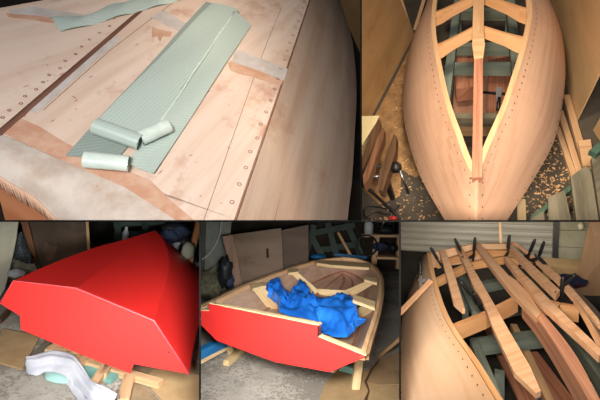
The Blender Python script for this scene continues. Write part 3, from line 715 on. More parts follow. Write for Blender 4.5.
    m = lump(b.y(*e2(382, 145), 3.9), (.07, .06, .1), seed=9, amp=.15); single(b, 'stone_block', 'pale grey block at the right behind the bow of the red hull', 'block', m, plain('grey_block', '7F7F70', .8), smooth=True)
    for i, (X, Y, r, mt, nm, lab) in enumerate(((300, 80, (.12, .1, .09), 'clutter_blue', 'cloth_bundle', 'dark blue cloth bundle piled just right of the red bow, leftmost'),
                                 (345, 60, (.13, .1, .08), 'clutter_blue', 'cloth_bundle', 'dark blue cloth bundle piled right of the red bow, by the post'),
                                 (325, 40, (.14, .1, .06), 'clutter_dark', 'cloth_bundle', 'black bundle on top of the heap right of the red bow'),
                                 (330, 118, (.05, .05, .06), 'white_plastic', 'plastic_bag', 'crumpled white bag in the heap right of the red bow'),
                                 (400, 200, (.1, .1, .05), 'white_plastic', 'plastic_bag', 'greyish bag at the right edge below the leaning post'),
                                 (365, 100, (.12, .1, .08), 'clutter_dark', 'cloth_bundle', 'dark bundle in the heap below the leaning post'))):
        m = lump(b.y(*e2(X, Y), 4.45+.05*i), r, amp=.35, seed=i*3.3); single(b, nm, lab, 'bundle', m, M[mt], smooth=True)
    T = Thing(b, 'storage_shelf', 'dark green shelf standing in the gloom behind the red bow', 'shelf')
    for X0, Y0, X1, Y1 in ((75, -10, 80, 120), (190, -10, 200, 60), (60, 25, 300, 15), (60, 75, 240, 62)):
        m = MB(); m.beam(b.y(*e2(X0, Y0), 4.9), b.y(*e2(X1, Y1), 4.9), .07, .05, (0, 1, 0)); T.part('rail', m, M['clutter_green'])
    T.done()
    m = MB(); p = b.y(*e2(112, 70), 4.8); m.tube([p+V((0, 0, -.12)), p+V((0, 0, .02)), p+V((0, 0, .06)), p+V((0, 0, .09))], [.04, .04, .018, .018], 10); single(b, 'plastic_bottle', 'small pale bottle on the dark shelf behind the red bow', 'bottle', m, M['white_plastic'], smooth=True)

# ================================================================== BAY 4: boat right way up with a red transom, lower middle
def bay_red_transom():
    b = BM
    zm = lambda X, Y: (196+X*.46, 216+Y*.46)
    f1 = lambda X, Y: (198+X*.23, 218+Y*.23)
    f2 = lambda X, Y: (300+X*.23, 218+Y*.23)
    f3 = lambda X, Y: (198+X*.23, 308+Y*.23)
    f4 = lambda X, Y: (300+X*.23, 308+Y*.23)
    Z = lambda q, z=0: b.z(q[0], q[1], z)
    m = MB(); m.box((0, 4.4, -.03), (3, 0, 0), (0, 4.0, 0), (0, 0, .03)); struct(b, 'floor_4', m, M['conc'])
    m = MB(); m.box((0, 8.2, 1.3), (3.4, 0, 0), (0, .03, 0), (0, 0, 1.4)); struct(b, 'wall_back_4', m, M['shell'])
    m = MB(); m.box((-1.75, 6.2, 1.3), (.03, 0, 0), (0, 2.0, 0), (0, 0, 1.4)); struct(b, 'wall_left_4', m, M['paint_grey'])
    a = Z((366, 355), .6); c = Z((194, 309.5), .6)
    e = (c-a); e.z = 0; e.normalize(); n = V((e.y, -e.x, 0)); n = n if n.y > 0 else -n
    TP = lambda u, v: b.pl(u, v, a, n)
    T = Thing(b, 'wooden_boat', 'open wooden boat standing right way up with a bright red transom and bare timber gunwales', 'boat')
    tr = [(190, 310), (209, 311), (209, 303.5), (319, 325.5), (319, 337), (366, 356), (363, 358), (330, 372), (275, 362), (217, 341), (201, 325), (188, 314)]
    P = [TP(*q) for q in tr]; m = MB(); m.prism(P, n*.02, m=0, g=e); T.part('transom', m, M['red_tr'])
    m = MB()
    capz = V((0, 0, .004))
    for q0, q1 in (((209, 303.5), (319, 325.5)), ((319, 337), (366, 356)), ((190, 310), (209, 311))):
        p, q = TP(*q0), TP(*q1); w = n*.045
        m.prism([p-n*.002, q-n*.002, q+w, p+w], capz*2, g=e)
    T.part('transom_cap', m, M['pine_pale'])
    m = MB(); p, q = TP(319, 325.5), TP(319, 337); m.prism([p-n*.003, q-n*.003, q-n*.003+e*.012, p-n*.003+e*.012], n*.03); T.part('notch_fitting', m, M['clutter_dark'])
    SLq = [((194, 310), .6), ((217, 299), .6), ((251, 283), .61), ((288, 269), .64), ((318, 260.5), .67), ((343, 257.5), .69)]
    SRq = [((366, 355), .6), ((370.5, 340), .6), ((378.5, 313), .61), ((382, 292), .63), ((380.5, 275), .65), ((371, 264), .67), ((357, 259), .69), ((343, 257.5), .69)]
    N = 30
    SL_, SR_ = resample([Z(q, z) for q, z in SLq], N), resample([Z(q, z) for q, z in SRq], N)
    chL, chR, ke = [], [], []
    tl, trr, tk = TP(217, 341), TP(330, 372), TP(275, 362)
    for i in range(N):
        t = i/(N-1); mid = (SL_[i]+SR_[i])/2; w = .76-.1*t; up = .12*t**2
        zc = .30+up*1.4; kz = .24+up*1.2
        L = mid+(SL_[i]-mid)*w; R_ = mid+(SR_[i]-mid)*w; K = mid.copy()
        L.z = R_.z = zc; K.z = kz
        f = max(0, 1-t*4)
        chL.append(L.lerp(tl+n*.02, f)); chR.append(R_.lerp(trr+n*.02, f)); ke.append(K.lerp(tk+n*.02, f))
    inn = wood('interior_plywood', 'C2A48F', 'A98974', 1.0, 14, .6, blot='8A6653', blot_amt=.5)
    for S, Cc, s in ((SL_, chL, 1), (SR_, chR, -1)):
        m = MB(); m.strip(S, Cc, across=4, tv=(s*.008, 0, 0)); T.part('side_panel', m, inn, smooth=True)
        m = MB(); m.strip(Cc, ke, across=3, tv=(0, 0, .008)); T.part('bottom_panel', m, inn, smooth=True)
        # outer gunwale and inwale
        m = MB(); rows = []; rows2 = []
        for i, p in enumerate(S):
            d = (S[min(i+1, N-1)]-S[max(i-1, 0)]).normalized(); o = V((-d.y, d.x, 0))*s
            o = o.normalized()
            rows.append([p+o*.02+V((0, 0, .01)), p-o*.002+V((0, 0, .012)), p-o*.002-V((0, 0, .03)), p+o*.02-V((0, 0, .03)), p+o*.02+V((0, 0, .01))])
            rows2.append([p-o*.006+V((0, 0, .008)), p-o*.036+V((0, 0, .008)), p-o*.036-V((0, 0, .035)), p-o*.006-V((0, 0, .035)), p-o*.006+V((0, 0, .008))])
        m.grid(rows); T.part('gunwale', m, wood('gunwale_timber', 'AE8C68', '8F6D4C', 1.5, 30))
        m = MB(); m.grid(rows2); T.part('inwale', m, M['pine'])
        # stringer along the chine and one half way on the bottom
        m = MB(); m.tube([p+V((0, 0, .016)) for p in Cc], .016, 4); T.part('stringer', m, M['pine_red'])
        m = MB(); m.tube([p.lerp(q, .5)+V((0, 0, .016)) for p, q in zip(Cc, ke)], .016, 4); T.part('stringer', m, M['pine_red'])
    m = MB(); m.tube([p+V((0, 0, .02)) for p in ke], .024, 4); T.part('keelson', m, M['pine_red'])
    # frames with short plates on the gunwale
    def poly(px, z, t=.03, mt='pine_pale', nm='frame_arm'):
        m = MB(); m.prism([Z(q, z) for q in px], (0, 0, -t), g=Z(px[1], z)-Z(px[0], z)); T.part(nm, m, M[mt])
    poly([zm(*q) for q in [(118, 148), (148, 143), (153, 151), (123, 158)]], .63, .03, nm='frame_plate')
    poly([zm(*q) for q in [(198, 114), (221, 113), (223, 121), (201, 123)]], .65, .03, nm='frame_plate')
    poly([zm(*q) for q in [(362, 129), (394, 135), (394, 145), (366, 138)]], .67, .03, nm='frame_plate')
    poly([zm(*q) for q in [(342, 170), (391, 186), (389, 199), (341, 182)]], .65, .03, nm='frame_plate')
    poly([zm(*q) for q in [(258, 96), (300, 97), (378, 103), (376, 112), (300, 107), (262, 102)]], .70, .035, nm='bow_plank')
    def arm(q0, z0, q1, z1, w, w1=None):
        p, q = Z(q0, z0), Z(q1, z1); d = (q-p).normalized(); sd = d.cross(V((0, 1, 0))).normalized()
        m = MB(); m.prism([p+sd*w/2, p-sd*w/2, q-sd*(w1 or w)/2, q+sd*(w1 or w)/2], (0, .03, 0), g=d); T.part('frame_arm', m, M['pine_pale'])
    arm(zm(134, 156), .61, zm(176, 206), .3, .1, .14)
    arm(zm(210, 120), .63, zm(262, 168), .36, .07, .09)
    arm(zm(255, 166), .36, zm(335, 170), .36, .09, .09)
    arm(zm(330, 170), .36, zm(393, 138), .63, .12, .06)
    arm(zm(335, 225), .3, zm(385, 195), .6, .14, .09)
    arm(zm(172, 205), .3, zm(300, 235), .3, .1, .1)
    T.done()
    # blue tarpaulin crumpled inside
    U = [(150, 158), (158, 146), (180, 143), (194, 158), (213, 170), (222, 150), (229, 141), (244, 156), (256, 176), (284, 180), (318, 168), (340, 176), (349, 196), (344, 224), (370, 224)]
    Lo = [(152, 168), (160, 180), (176, 190), (182, 208), (200, 214), (220, 218), (240, 222), (262, 232), (268, 252), (284, 256), (300, 262), (322, 264), (342, 252), (352, 240), (368, 230)]
    n_, ac = 80, 30
    A, B_ = resample([Z(zm(*q), .56) for q in U], n_), resample([Z(zm(*q), .50) for q in Lo], n_)
    rid = lambda p: max(-.3, 1-abs(noise.noise(p))*2.4)-.2
    rows = []
    for i in range(n_):
        r = []
        for k in range(ac+1):
            q = k/ac; p = A[i].lerp(B_[i], q); e_ = min(1, q*5, (1-q)*5, i/5, (n_-1-i)/5)
            h = .05*rid(V((p.x*5, p.y*2.2, 0)))+.04*rid(V((p.x*11+4, p.y*5, 1)))+.022*rid(V((p.x*25, p.y*10, 3)))
            r.append(p+V((.02*noise.noise(p*14), .03*noise.noise(p*11+V((5, 0, 0))), h*e_+.02*math.sin(math.pi*q))))
        rows.append(r)
    m = MB(); m.grid(rows, tv=(0, 0, -.003))
    k = NT('blue_tarp'); f = k.noise(k.coords((1, 1, 1), True), 6, 4); k.col(k.ramp(f, [(.35, '1A63C4'), (.7, '2B7FE6')])); k.rough(.33, .5)
    single(b, 'blue_tarpaulin', 'crumpled bright blue tarpaulin heaped inside the open boat', 'tarpaulin', m, k.mat, smooth=True)
    # sawhorses
    T = Thing(b, 'sawhorse', 'timber sawhorse with a blue painted beam under the left of the red transom', 'sawhorse')
    m = MB(); m.beam(Z(f3(-30, 215), .2), Z(f3(118, 145), .2), .07, .08); T.part('beam', m, M['blue'])
    m = MB(); m.beam(Z(f3(-30, 248), .13), Z(f3(140, 158), .13), .05, .045); T.part('rail', m, M['pine_pale'])
    p = Z(f3(150, 205), .0); m = MB(); m.beam(p, b.y(*f3(128, 140), p.y+.02), .06, .05, (0, 1, 0)); T.part('leg', m, M['pine_pale'])
    m = MB(); m.beam(Z(f3(122, 240), .025), Z(f3(192, 180), .025), .06, .05); T.part('foot', m, M['pine_pale'])
    m = MB(); p = Z(f3(72, 120), .22); m.beam(p, p+V((0, 0, .1)), .05, .05, (0, 1, 0)); T.part('leg', m, M['pine_pale'])
    T.done()
    T = Thing(b, 'sawhorse', 'timber sawhorse with a pale teal beam under the right corner of the red transom', 'sawhorse')
    p = Z(f4(240, 355), 0); m = MB(); m.beam(p, b.y(*f4(258, 205), p.y+.03), .065, .05, (0, 1, 0)); T.part('leg', m, M['pine_pale'])
    t_ = b.y(*f4(248, 275), p.y+.06); u_ = b.y(*f4(140, 248), p.y+.2); m = MB(); m.beam(t_, u_, .04, .05); T.part('beam', m, M['teal'])
    T.done()
    # cardboard on the floor
    m = MB(); m.sheet(up_poly([Z(f4(*q), .006) for q in [(70, 440), (110, 330), (160, 275), (300, 270), (440, 225), (480, 230), (480, 440)]]), .006); single(b, 'cardboard_sheet', 'brown cardboard sheet on the floor in front of the right sawhorse', 'cardboard', m, M['card'])
    m = MB(); m.sheet(up_poly([Z(f4(*q), .02) for q in [(285, 320), (340, 225), (440, 190), (500, 190), (500, 330), (420, 335), (340, 338)]]), .008); single(b, 'cardboard_sheet', 'second darker cardboard sheet overlapping at the right edge of the floor', 'cardboard', m, plain('brown_card', '9C7F5C', .9, '87694A', 5))
    crk = [f4(*q) for q in [(300, 440), (285, 400), (300, 360), (285, 320), (310, 270), (345, 225)]]  # dark jagged crack, built as a thin raised tube
    m = MB(); m.tube([Z(q, .03) for q in crk], [.006, .012, .006, .013, .008, .004], 5); single(b, 'jagged_crack', 'dark jagged crack built as a thin strip between the two cardboard sheets', 'strip', m, M['dark_wood'])
    m = MB(); m.beam(Z(f4(358, 202), .03), b.z(*f4(470, 105), .32), .10, .03); single(b, 'timber_plank', 'timber plank slanting up at the right edge beside the boat', 'timber', m, wood('slanting_plank', 'A37E57', '8A6644', 1.5, 20))
    # back left: plywood sheets and grey wall
    def up(name, lab, cat, px, y, t, mt, cv=f1, kind=None):
        P = [b.y(*cv(*q), y) for q in px]; m = MB(); m.prism(P, (0, t, 0), g=(1, 0, 0)); return single(b, name, lab, cat, m, mt, kind=kind)
    bp = wood('brown_plywood', '7A6554', '65513F', .7, 5, blot='4C3B2D', blot_amt=.5)
    T = Thing(b, 'plywood_sheet', 'brown plywood sheet standing on edge behind the left side of the open boat', 'board')
    P = [b.y(*f1(*q), 5.4) for q in [(150, 72), (362, 44), (372, 250), (372, 320), (200, 345)]]; m = MB(); m.prism(P, (0, .02, 0), g=(1, 0, 0)); T.part('panel', m, bp)
    P = [b.y(*f1(*q), 5.37) for q in [(106, 80), (152, 72), (204, 345), (168, 345)]]; m = MB(); m.prism(P, (0, .05, 0), g=(0, 0, 1)); T.part('edge_board', m, wood('pinkish_board', '957763', '7C604E', 1.2, 10))
    P = [b.y(*f1(*q), 5.36) for q in [(296, 132), (306, 134), (308, 172), (298, 174)]]; m = MB(); m.prism(P, (0, .01, 0)); T.part('hand_hole', m, plain('dark_hole', '2A1C14', .9))
    T.done()
    up('plywood_sheet', 'darker plywood sheet standing behind the brown one and the boat', 'board', [(352, 55), (480, 30), (480, 320), (365, 330)], 5.7, .02, wood('darker_plywood', '5B4A3C', '49392D', .7, 5))
    m = MB(); P = [b.y(*f1(*q), 6.2) for q in [(102, 0), (98, 50), (80, 110), (45, 160), (5, 190)]]; m.tube(resample(P, 16), .012, 6); single(b, 'wall_cable', 'thin pale cable drooping down the grey wall at left', 'cable', m, M['white_plastic'], smooth=True)
    up('grey_panel', 'grey rendered panel standing at the left edge behind the boat', 'panel', [(-40, -20), (150, -20), (130, 160), (120, 260), (60, 360), (-40, 400)], 6.4, .03, M['paint_grey'])
    for i, (X, Y, r, mt, nm, lab) in enumerate(((118, 235, (.1, .1, .2), 'clutter_dark', 'rubbish_bag', 'black bag standing left of the pink edged plywood sheet'),
                                    (140, 275, (.06, .08, .1), 'clutter_blue', 'rubbish_bag', 'dark blue bag at the foot of the plywood sheet'),
                                    (142, 250, (.03, .03, .06), 'white_plastic', 'paper_scrap', 'small white paper scrap beside the plywood sheet'),
                                    (50, 290, (.22, .15, .2), 'scrub', 'dry_scrub', 'dull brown green weeds growing at the foot of the grey panel'))):
        if mt == 'scrub': M['scrub'] = plain('dry_scrub', '6E6A52', .9, '3C3B2E', 14)
        m = lump(b.y(*f1(X, Y), 5.2+.02*i), r, amp=.4, sc_=4, seed=i*2.7); single(b, nm, lab, 'bag' if i < 2 else ('paper' if i == 2 else 'weeds'), m, M[mt], smooth=True)
    # back right: dark store with a timber rack
    T = Thing(b, 'timber_rack', 'rough timber shelf rack standing in the dark at the back right', 'shelf')
    y1 = 7.2
    for X0, Y0, X1, Y1, w in ((334, 75, 320, 200, .1), (430, 70, 424, 220, .07)):
        m = MB(); m.beam(b.y(*f2(X0, Y0), y1), b.y(*f2(X1, Y1), y1), w, .08, (0, 1, 0)); T.part('post', m, M['pine'])
    for X0, Y0, X1, Y1, w in ((270, 74, 440, 76, .1), (328, 168, 440, 172, .1)):
        m = MB(); m.beam(b.y(*f2(X0, Y0), y1-.02), b.y(*f2(X1, Y1), y1-.02), .3, w*.5); T.part('shelf', m, M['pine'])
    T.done()
    p = b.y(*f2(298, 64), 7.15); m = MB(); m.tube([p+V((0, 0, -.02)), p+V((0, 0, .18)), p+V((0, 0, .2)), p+V((0, 0, .26))], [.09, .09, .07, .07], 14); single(b, 'plastic_jar', 'pale plastic jar on the top shelf of the timber rack', 'jar', m, M['white_plastic'], smooth=True)
    T = Thing(b, 'power_saw', 'dark power saw on the top shelf of the timber rack', 'saw')
    p = b.y(*f2(375, 55), 7.15); m = lump(p, (.18, .1, .1), amp=.15); T.part('body', m, M['clutter_dark'], smooth=True)
    m = MB(); m.tube([p+V((-.12, -.05, .05)), p+V((-.05, -.05, .2)), p+V((.1, -.05, .2)), p+V((.15, -.05, .05))], .025, 8); T.part('handle', m, M['steel'], smooth=True)
    T.done()
    for i, (X, Y, r, mt, nm, lab) in enumerate(((350, 125, (.16, .1, .09), 'clutter_blue', 'storage_tub', 'dark tub on the lower part of the timber rack, left'), (405, 130, (.1, .1, .08), 'clutter_dark', 'storage_tub', 'dark tub on the lower part of the timber rack, right'), (80, 168, (.16, .1, .05), 'blue', 'blue_bag', 'flat blue bag lying beyond the bow of the open boat'))):
        m = lump(b.y(*f2(X, Y), 7.1-.3*(i == 2)), r, amp=.12, seed=i); single(b, nm, lab, 'tub' if i < 2 else 'bag', m, M[mt], smooth=True)
    T = Thing(b, 'trestle_frame', 'dark green trestle frame leaning in the gloom beyond the bow', 'trestle')
    for X0, Y0, X1, Y1 in ((40, 60, 110, 190), (120, 20, 160, 170), (200, 20, 270, 170), (30, 70, 240, 30), (80, 140, 260, 110), (60, 30, 20, 180)):
        m = MB(); m.beam(b.y(*f2(X0, Y0), 7.3), b.y(*f2(X1, Y1), 7.2), .12, .06, (0, 1, 0)); T.part('strut', m, M['clutter_green'])
    T.done()
    m = MB(); m.beam(b.y(*f2(165, 62), 7.1), b.y(*f2(222, 165), 7.0), .05, .04, (0, 1, 0)); single(b, 'timber_stick', 'thin pale stick leaning on the green trestle frame beyond the bow', 'timber', m, M['brown_board'])
    m = MB(); m.beam(b.y(*f2(150, 158), 6.9), b.y(*f2(290, 172), 6.9), .05, .05); single(b, 'blue_pole', 'blue pole lying level just beyond the bow plank', 'pole', m, M['blue'])
    p = b.y(*f2(290, 120), 7.0); m = MB(); m.tube([p+V((.2*math.cos(t*.3), 0, .2*math.sin(t*.3))) for t in range(22)], .02, 6); single(b, 'hose_coil', 'coil of dark hose hanging left of the timber rack post', 'hose', m, M['clutter_dark'], smooth=True)

# ================================================================== BAY 5: clamped frame in front of a roller door, lower right
def bay_clamped_frame():
    b = BR
    zq = lambda X, Y: (396+X*.4605, 216+Y*.46)
    g1 = lambda X, Y: (398+X*.23, 218+Y*.23)
    g2 = lambda X, Y: (498+X*.23, 218+Y*.23)
    g3 = lambda X, Y: (398+X*.23, 308+Y*.23)
    g4 = lambda X, Y: (498+X*.23, 308+Y*.23)
    Z = lambda q, z=0: b.z(q[0], q[1], z)
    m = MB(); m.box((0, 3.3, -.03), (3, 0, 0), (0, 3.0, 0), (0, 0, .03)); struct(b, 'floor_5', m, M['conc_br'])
    # roller door
    k = NT('roller_slats'); k.col('A9A69A'); k.rough(.5, .4); rd = k.mat
    yb = 5.2; xr = b.y(552, 240, yb).x
    rows = []; zz = -.0
    prof = [(0, .0), (.012, -.022), (.03, -.03), (.055, -.03), (.075, -.022), (.085, 0.0)]
    z0 = 0.0
    while z0 < 2.6:
        for dz, dy in prof: rows.append([V((x, yb+dy, z0+dz)) for x in (-2.6, xr)])
        z0 += .1
    m = MB(); m.grid(rows, tv=(0, .02, 0), g=(1, 0, 0)); struct(b, 'door_1', m, rd, 'grey corrugated roller door')
    m = MB(); m.beam(V((xr+.03, yb-.04, 0)), V((xr+.03, yb-.04, 2.6)), .06, .1, (0, 1, 0)); struct(b, 'trim_5', m, M['steel'])
    # pale block wall with courses
    m = MB()
    for i in range(11):
        m.box((xr+.06+.8, yb-.02, .11+i*.22), (.8, 0, 0), (0, .05, 0), (0, 0, .106), g=(1, 0, 0))
    struct(b, 'wall_back_5', m, plain('painted_block', 'A8A690', .8, '9A977F', 5, .2))
    # leaning panel, right
    P = [b.y(572, 300, 4.3), b.y(590, 219, 4.6), b.y(650, 205, 4.6), b.y(650, 360, 4.2)]
    m = MB(); m.prism([Z((566, 318), .0), Z((590, 352), .0), b.y(655, 200, Z((590, 352)).y+.1), b.y(589, 216, 4.75)], (.015, 0, 0), g=(0, 0, 1)) if False else m.prism(P, (.0, .015, 0), g=(0, 0, 1))
    single(b, 'plywood_sheet', 'tall brown plywood panel leaning against the pale wall at right', 'board', m, wood('leaning_ply', 'A08060', '8B6C4E', .8, 6))
    # hull frame
    ZT = .8
    pine = wood('frame_batten_pine', 'DDB491', 'C8986F', 1.5, 30)
    T = Thing(b, 'unfinished_boat', 'upside down boat frame with one plywood side fixed and loose battens clamped on top', 'boat')
    pk = wood('pale_orange_plywood', 'D8B594', 'C8A27F', .9, 14, .55, blot='B08964', blot_amt=.3)
    ch = [Z(q, ZT) for q in [(427, 254), (428.5, 262), (432, 280), (440, 308), (451, 331), (470, 358.5), (494.5, 399), (512, 428)]]
    sh = [Z(q, .4) for q in [(425, 262), (413, 283), (404, 312), (401, 340), (398, 380), (400, 420), (420, 470), (430, 490)]]
    C, S = resample(ch, 30), resample(sh, 30)
    m = MB(); m.strip(C[:9], S[:9], across=4, bulge=(-.03, -.01, .02), tv=(.01, 0, -.004)); T.part('side_panel', m, pk, smooth=True)
    m = MB(); m.strip([p+V((-.004, 0, .003)) for p in C[8:]], [p+V((-.004, 0, .003)) for p in S[8:]], across=4, bulge=(-.03, -.01, .02), tv=(.01, 0, -.004))
    for q, cnt in ((.06, 22), (.9, 10)):
        for k_ in range(cnt):
            i = 8+21*k_/cnt; i0 = int(i); f_ = i-i0
            p = C[i0].lerp(C[min(i0+1, 29)], f_).lerp(S[i0].lerp(S[min(i0+1, 29)], f_), q)+V((-.03, -.01, .02))*math.sin(math.pi*q); m.disc(p+V((-.006, -.003, .012)), (-.6, -.2, .75), .005, 1, 6)
    T.part('side_panel', m, [pk, plain('copper_nail', '5B3220', .5)], smooth=True)
    m = MB(); rows = []
    for i, p in enumerate(C):
        rows.append([p+V((-.002, 0, .014)), p+V((.032, .0, .014)), p+V((.032, 0, -.03)), p+V((-.002, 0, -.03)), p+V((-.002, 0, .014))])
    m.grid(rows); T.part('chine_log', m, wood('orange_pine', 'D6AA7C', 'BE8C5C', 1.5, 30))
    chr_ = [Z(q, ZT) for q in [(512, 243.5), (517, 245), (538, 262), (555, 279), (566, 290), (578, 304), (590, 324), (599, 341), (622, 390)]]
    m = MB(); m.tube(resample(chr_, 20), .022, 4); T.part('chine_log', m, pine)
    m = MB(); sr = [Z(q, .42) for q in [(516, 262), (540, 275), (566, 298), (590, 330), (612, 360), (640, 410), (660, 450)]]
    m.strip([p+V((.012, 0, 0)) for p in resample(chr_, 16)], [p+V((.15, 0, 0)) for p in resample(sr, 16)], across=3, tv=(-.008, 0, 0)); T.part('side_panel', m, pk, smooth=True)
    # far end: transom
    tt = [Z((427, 254), ZT), Z((474, 244), ZT+.015), Z((513, 244), ZT)]
    m = MB(); m.prism([tt[0], tt[1], tt[2], tt[2]+V((-.03, 0, -.14)), tt[0]+V((.03, 0, -.14))], (0, .03, 0), g=(1, 0, 0)); T.part('transom', m, M['ply'])
    # cross frames
    def bar(px, z, w=.1, t=.03, nm='frame_beam', mt=None):
        for q0, q1 in zip(px, px[1:]):
            p, q = Z(q0, z), Z(q1, z); mm.beam(p-V((0, 0, w/2)), q-V((0, 0, w/2)), t, w)
    fr = wood('frame_pine', 'D0A070', 'BB885A', 1.3, 16)
    for px, w in (([(432, 281), (470, 262), (505, 256), (532, 262)], .07), ([(449, 327), (484, 313), (516, 297)], .11), ([(527, 296), (541, 298), (560, 303.5), (579, 306)], .11), ([(437, 262), (474, 250), (514, 250)], .06)):
        mm = MB(); bar(px, ZT-.012, w); T.part('frame_beam', mm, fr)
    # keel batten and heavy laminated stem
    m = MB(); m.prism([Z(q, ZT+.04) for q in [(473, 242.5), (479, 242.5), (508.5, 275), (516, 280), (529.5, 294), (541, 313), (536.5, 318), (510, 291), (497, 275)]], (0, 0, -.035), g=Z((479, 242), .85)-Z((530, 300), .85)); T.part('keel_batten', m, pine)
    lam = wood('laminated_timber', 'CB9878', 'A0705A', 1.0, 34)
    topL = [Z(q, ZT+.025) for q in [(522, 300), (535.5, 316), (551, 338), (566, 362), (580, 385), (596, 414)]]
    topR = [Z(q, ZT+.025) for q in [(527, 293), (540.5, 310), (567, 342.5), (580, 362), (599, 397.7), (612, 425)]]
    m = MB(); m.strip(topL, topR, n=16, across=2, tv=(0, 0, -.13)); T.part('stem_timber', m, lam)
    T.done()
    # loose battens lying on the frame, clamped
    def batten(px, z, t, lab, mt=None, nm='timber_batten'):
        P = [Z(q, z) for q in px]; m = MB(); m.prism(P, (0, 0, -t), g=P[1]-P[0]); return single(b, nm, lab, 'timber', m, pine, 'battens clamped on the frame')
    z2 = ZT+.058
    c1 = [(439, 250), (445, 250), (453, 270), (462.5, 300.5), (465, 309.5), (462, 309.5), (453.5, 302), (445, 270)]
    c2 = [(455, 245), (460.5, 244.5), (474.5, 270), (485, 288), (497, 309), (503, 320), (530, 366), (541, 391), (536, 393), (514, 372), (494, 330), (484, 304), (473, 285), (467, 270)]
    c3 = [(503.5, 257), (508, 256.5), (525.5, 275), (531, 280), (555, 305), (592, 340), (603, 352), (599, 356), (582, 340), (540, 302.5), (522, 280), (517, 275)]
    c4 = [(510, 249), (514, 247), (530, 262), (560, 290), (556, 295.5), (530, 270.5)]
    c5 = [(536, 262), (541, 259.5), (560, 276), (576, 292), (598, 318), (603, 328), (598, 325), (574, 296), (556, 280)]
    batten(c1, z2, .03, 'short pale batten with a pointed near end, leftmost of the loose battens')
    batten(c2, z2, .03, 'long pale batten left of the keel, its pointed near end at the bottom')
    batten(c3, z2+.01, .04, 'square pale batten running to the right edge, first one right of the keel')
    batten(c4, z2, .04, 'shorter pale batten right of the keel ending under a clamp')
    batten(c5, z2+.004, .02, 'thin outermost batten along the right side of the frame')
    m = MB(); m.beam(b.z(*zq(-15, 235), .62), b.z(*zq(76, 140), .84), .035, .02); single(b, 'timber_batten', 'slim batten slanting across the left plywood side', 'timber', m, pine, 'battens clamped on the frame')
    # clamps: one built, then copied
    def clamp(label):
        T = Thing(b, 'bar_clamp', label, 'clamp', 'bar clamps on the frame')
        m = MB(); m.beam(V((0, 0, -.10)), V((0, 0, .16)), .010, .022, (0, 1, 0)); T.part('bar', m, M['black_metal'])
        m = MB(); m.prism([V((-.008, -.014, .02)), V((-.008, -.09, .03)), V((-.008, -.09, .012)), V((-.008, .014, -.012)), V((-.008, .02, .02))], (.016, 0, 0)); T.part('jaw', m, M['black_metal'])
        m = MB(); m.prism([V((-.008, -.014, -.07)), V((-.008, -.09, -.06)), V((-.008, -.09, -.078)), V((-.008, .014, -.105)), V((-.008, .02, -.07))], (.016, 0, 0)); T.part('jaw', m, M['black_metal'])
        m = MB(); m.tube([V((0, .0, .05)), V((0, .0, .07)), V((0, 0, .15)), V((0, 0, .175))], [.011, .014, .013, .009], 8); T.part('handle', m, M['black_metal'], smooth=True)
        return T
    spots = [((441, 262), .85, 25, -25, 'bar clamp at the far end of the leftmost short batten'),
             ((463, 254), .86, 10, -20, 'bar clamp at the far end of the long batten left of the keel'),
             ((473, 254), .86, -15, 5, 'bar clamp just left of the far end of the keel batten'),
             ((485, 304), .84, 60, -35, 'bar clamp on the long left batten where it crosses the middle frame'),
             ((475, 297), .80, 20, -30, 'bar clamp hanging between the two left battens above the green trestle'),
             ((507, 252), .86, -10, 5, 'bar clamp at the far end of the first batten right of the keel'),
             ((527, 254), .84, -30, 18, 'bar clamp beyond the shorter right batten, in front of the roller door'),
             ((537, 257), .84, -40, 15, 'bar clamp at the far end of the thin outermost right batten'),
             ((552, 267), .84, 20, -40, 'bar clamp tilted left on the thin outermost right batten'),
             ((556, 287), .86, -20, 35, 'bar clamp upright at the near end of the shorter right batten'),
             ((562, 297), .80, 40, 5, 'bar clamp below the near end of the shorter right batten'),
             ((422, 279), .80, 100, 35, 'bar clamp holding the slim slanting batten on the left side')]
    eye = b.eye
    rw = world(b)
    first = None
    for (u, v), z, ya, tilt, lab in spots:
        if first is None:
            # the prototype is modelled at the bay's near floor then moved
            T = clamp(lab)
            keep = b.cuts; b.cuts = []; first = T.done(); b.cuts = keep; o = first
            base = first.matrix_world.copy()
        else:
            o = first.copy(); COL.objects.link(o)
            for c in list(first.children):
                d = c.copy(); COL.objects.link(d); d.parent = o
        o['label'] = lab
        o.matrix_world = rw @ Matrix.Translation(b.z(u, v, z)-V((0, 0, .03))) @ Matrix.Rotation(math.radians(ya), 4, 'Z') @ Matrix.Rotation(math.radians(tilt), 4, 'Y') @ Matrix.Translation(V((0, 0, -.1)))
    # trestle and oddments below
    T = Thing(b, 'building_trestle', 'green painted trestle rails under the clamped boat frame', 'trestle')
    def rail(q0, q1, z, w, h_, mt='green_wood', nm='rail'):
        m = MB(); m.beam(Z(q0, z), Z(q1, z), w, h_); T.part(nm, m, M[mt])
    rail((459, 272), (478, 314), .45, .09, .05); rail((474, 344), (496, 400), .35, .06, .09); rail(zq(330, 200), zq(500, 420), .35, .08, .09)
    rail((474, 347), (545, 338), .3, .09, .1, nm='crossbar'); rail(zq(140, 165), zq(260, 140), .33, .06, .1, nm='crossbar'); rail(zq(190, 222), zq(270, 205), .33, .05, .06, nm='crossbar')
    for q in ((150, 170), (225, 340), (345, 225), (440, 345)):
        p = Z(zq(*q), .3); m = MB(); m.beam(p, V((p.x, p.y, .01)), .06, .06, (0, 1, 0)); T.part('leg', m, M['green_wood'])
    T.done()
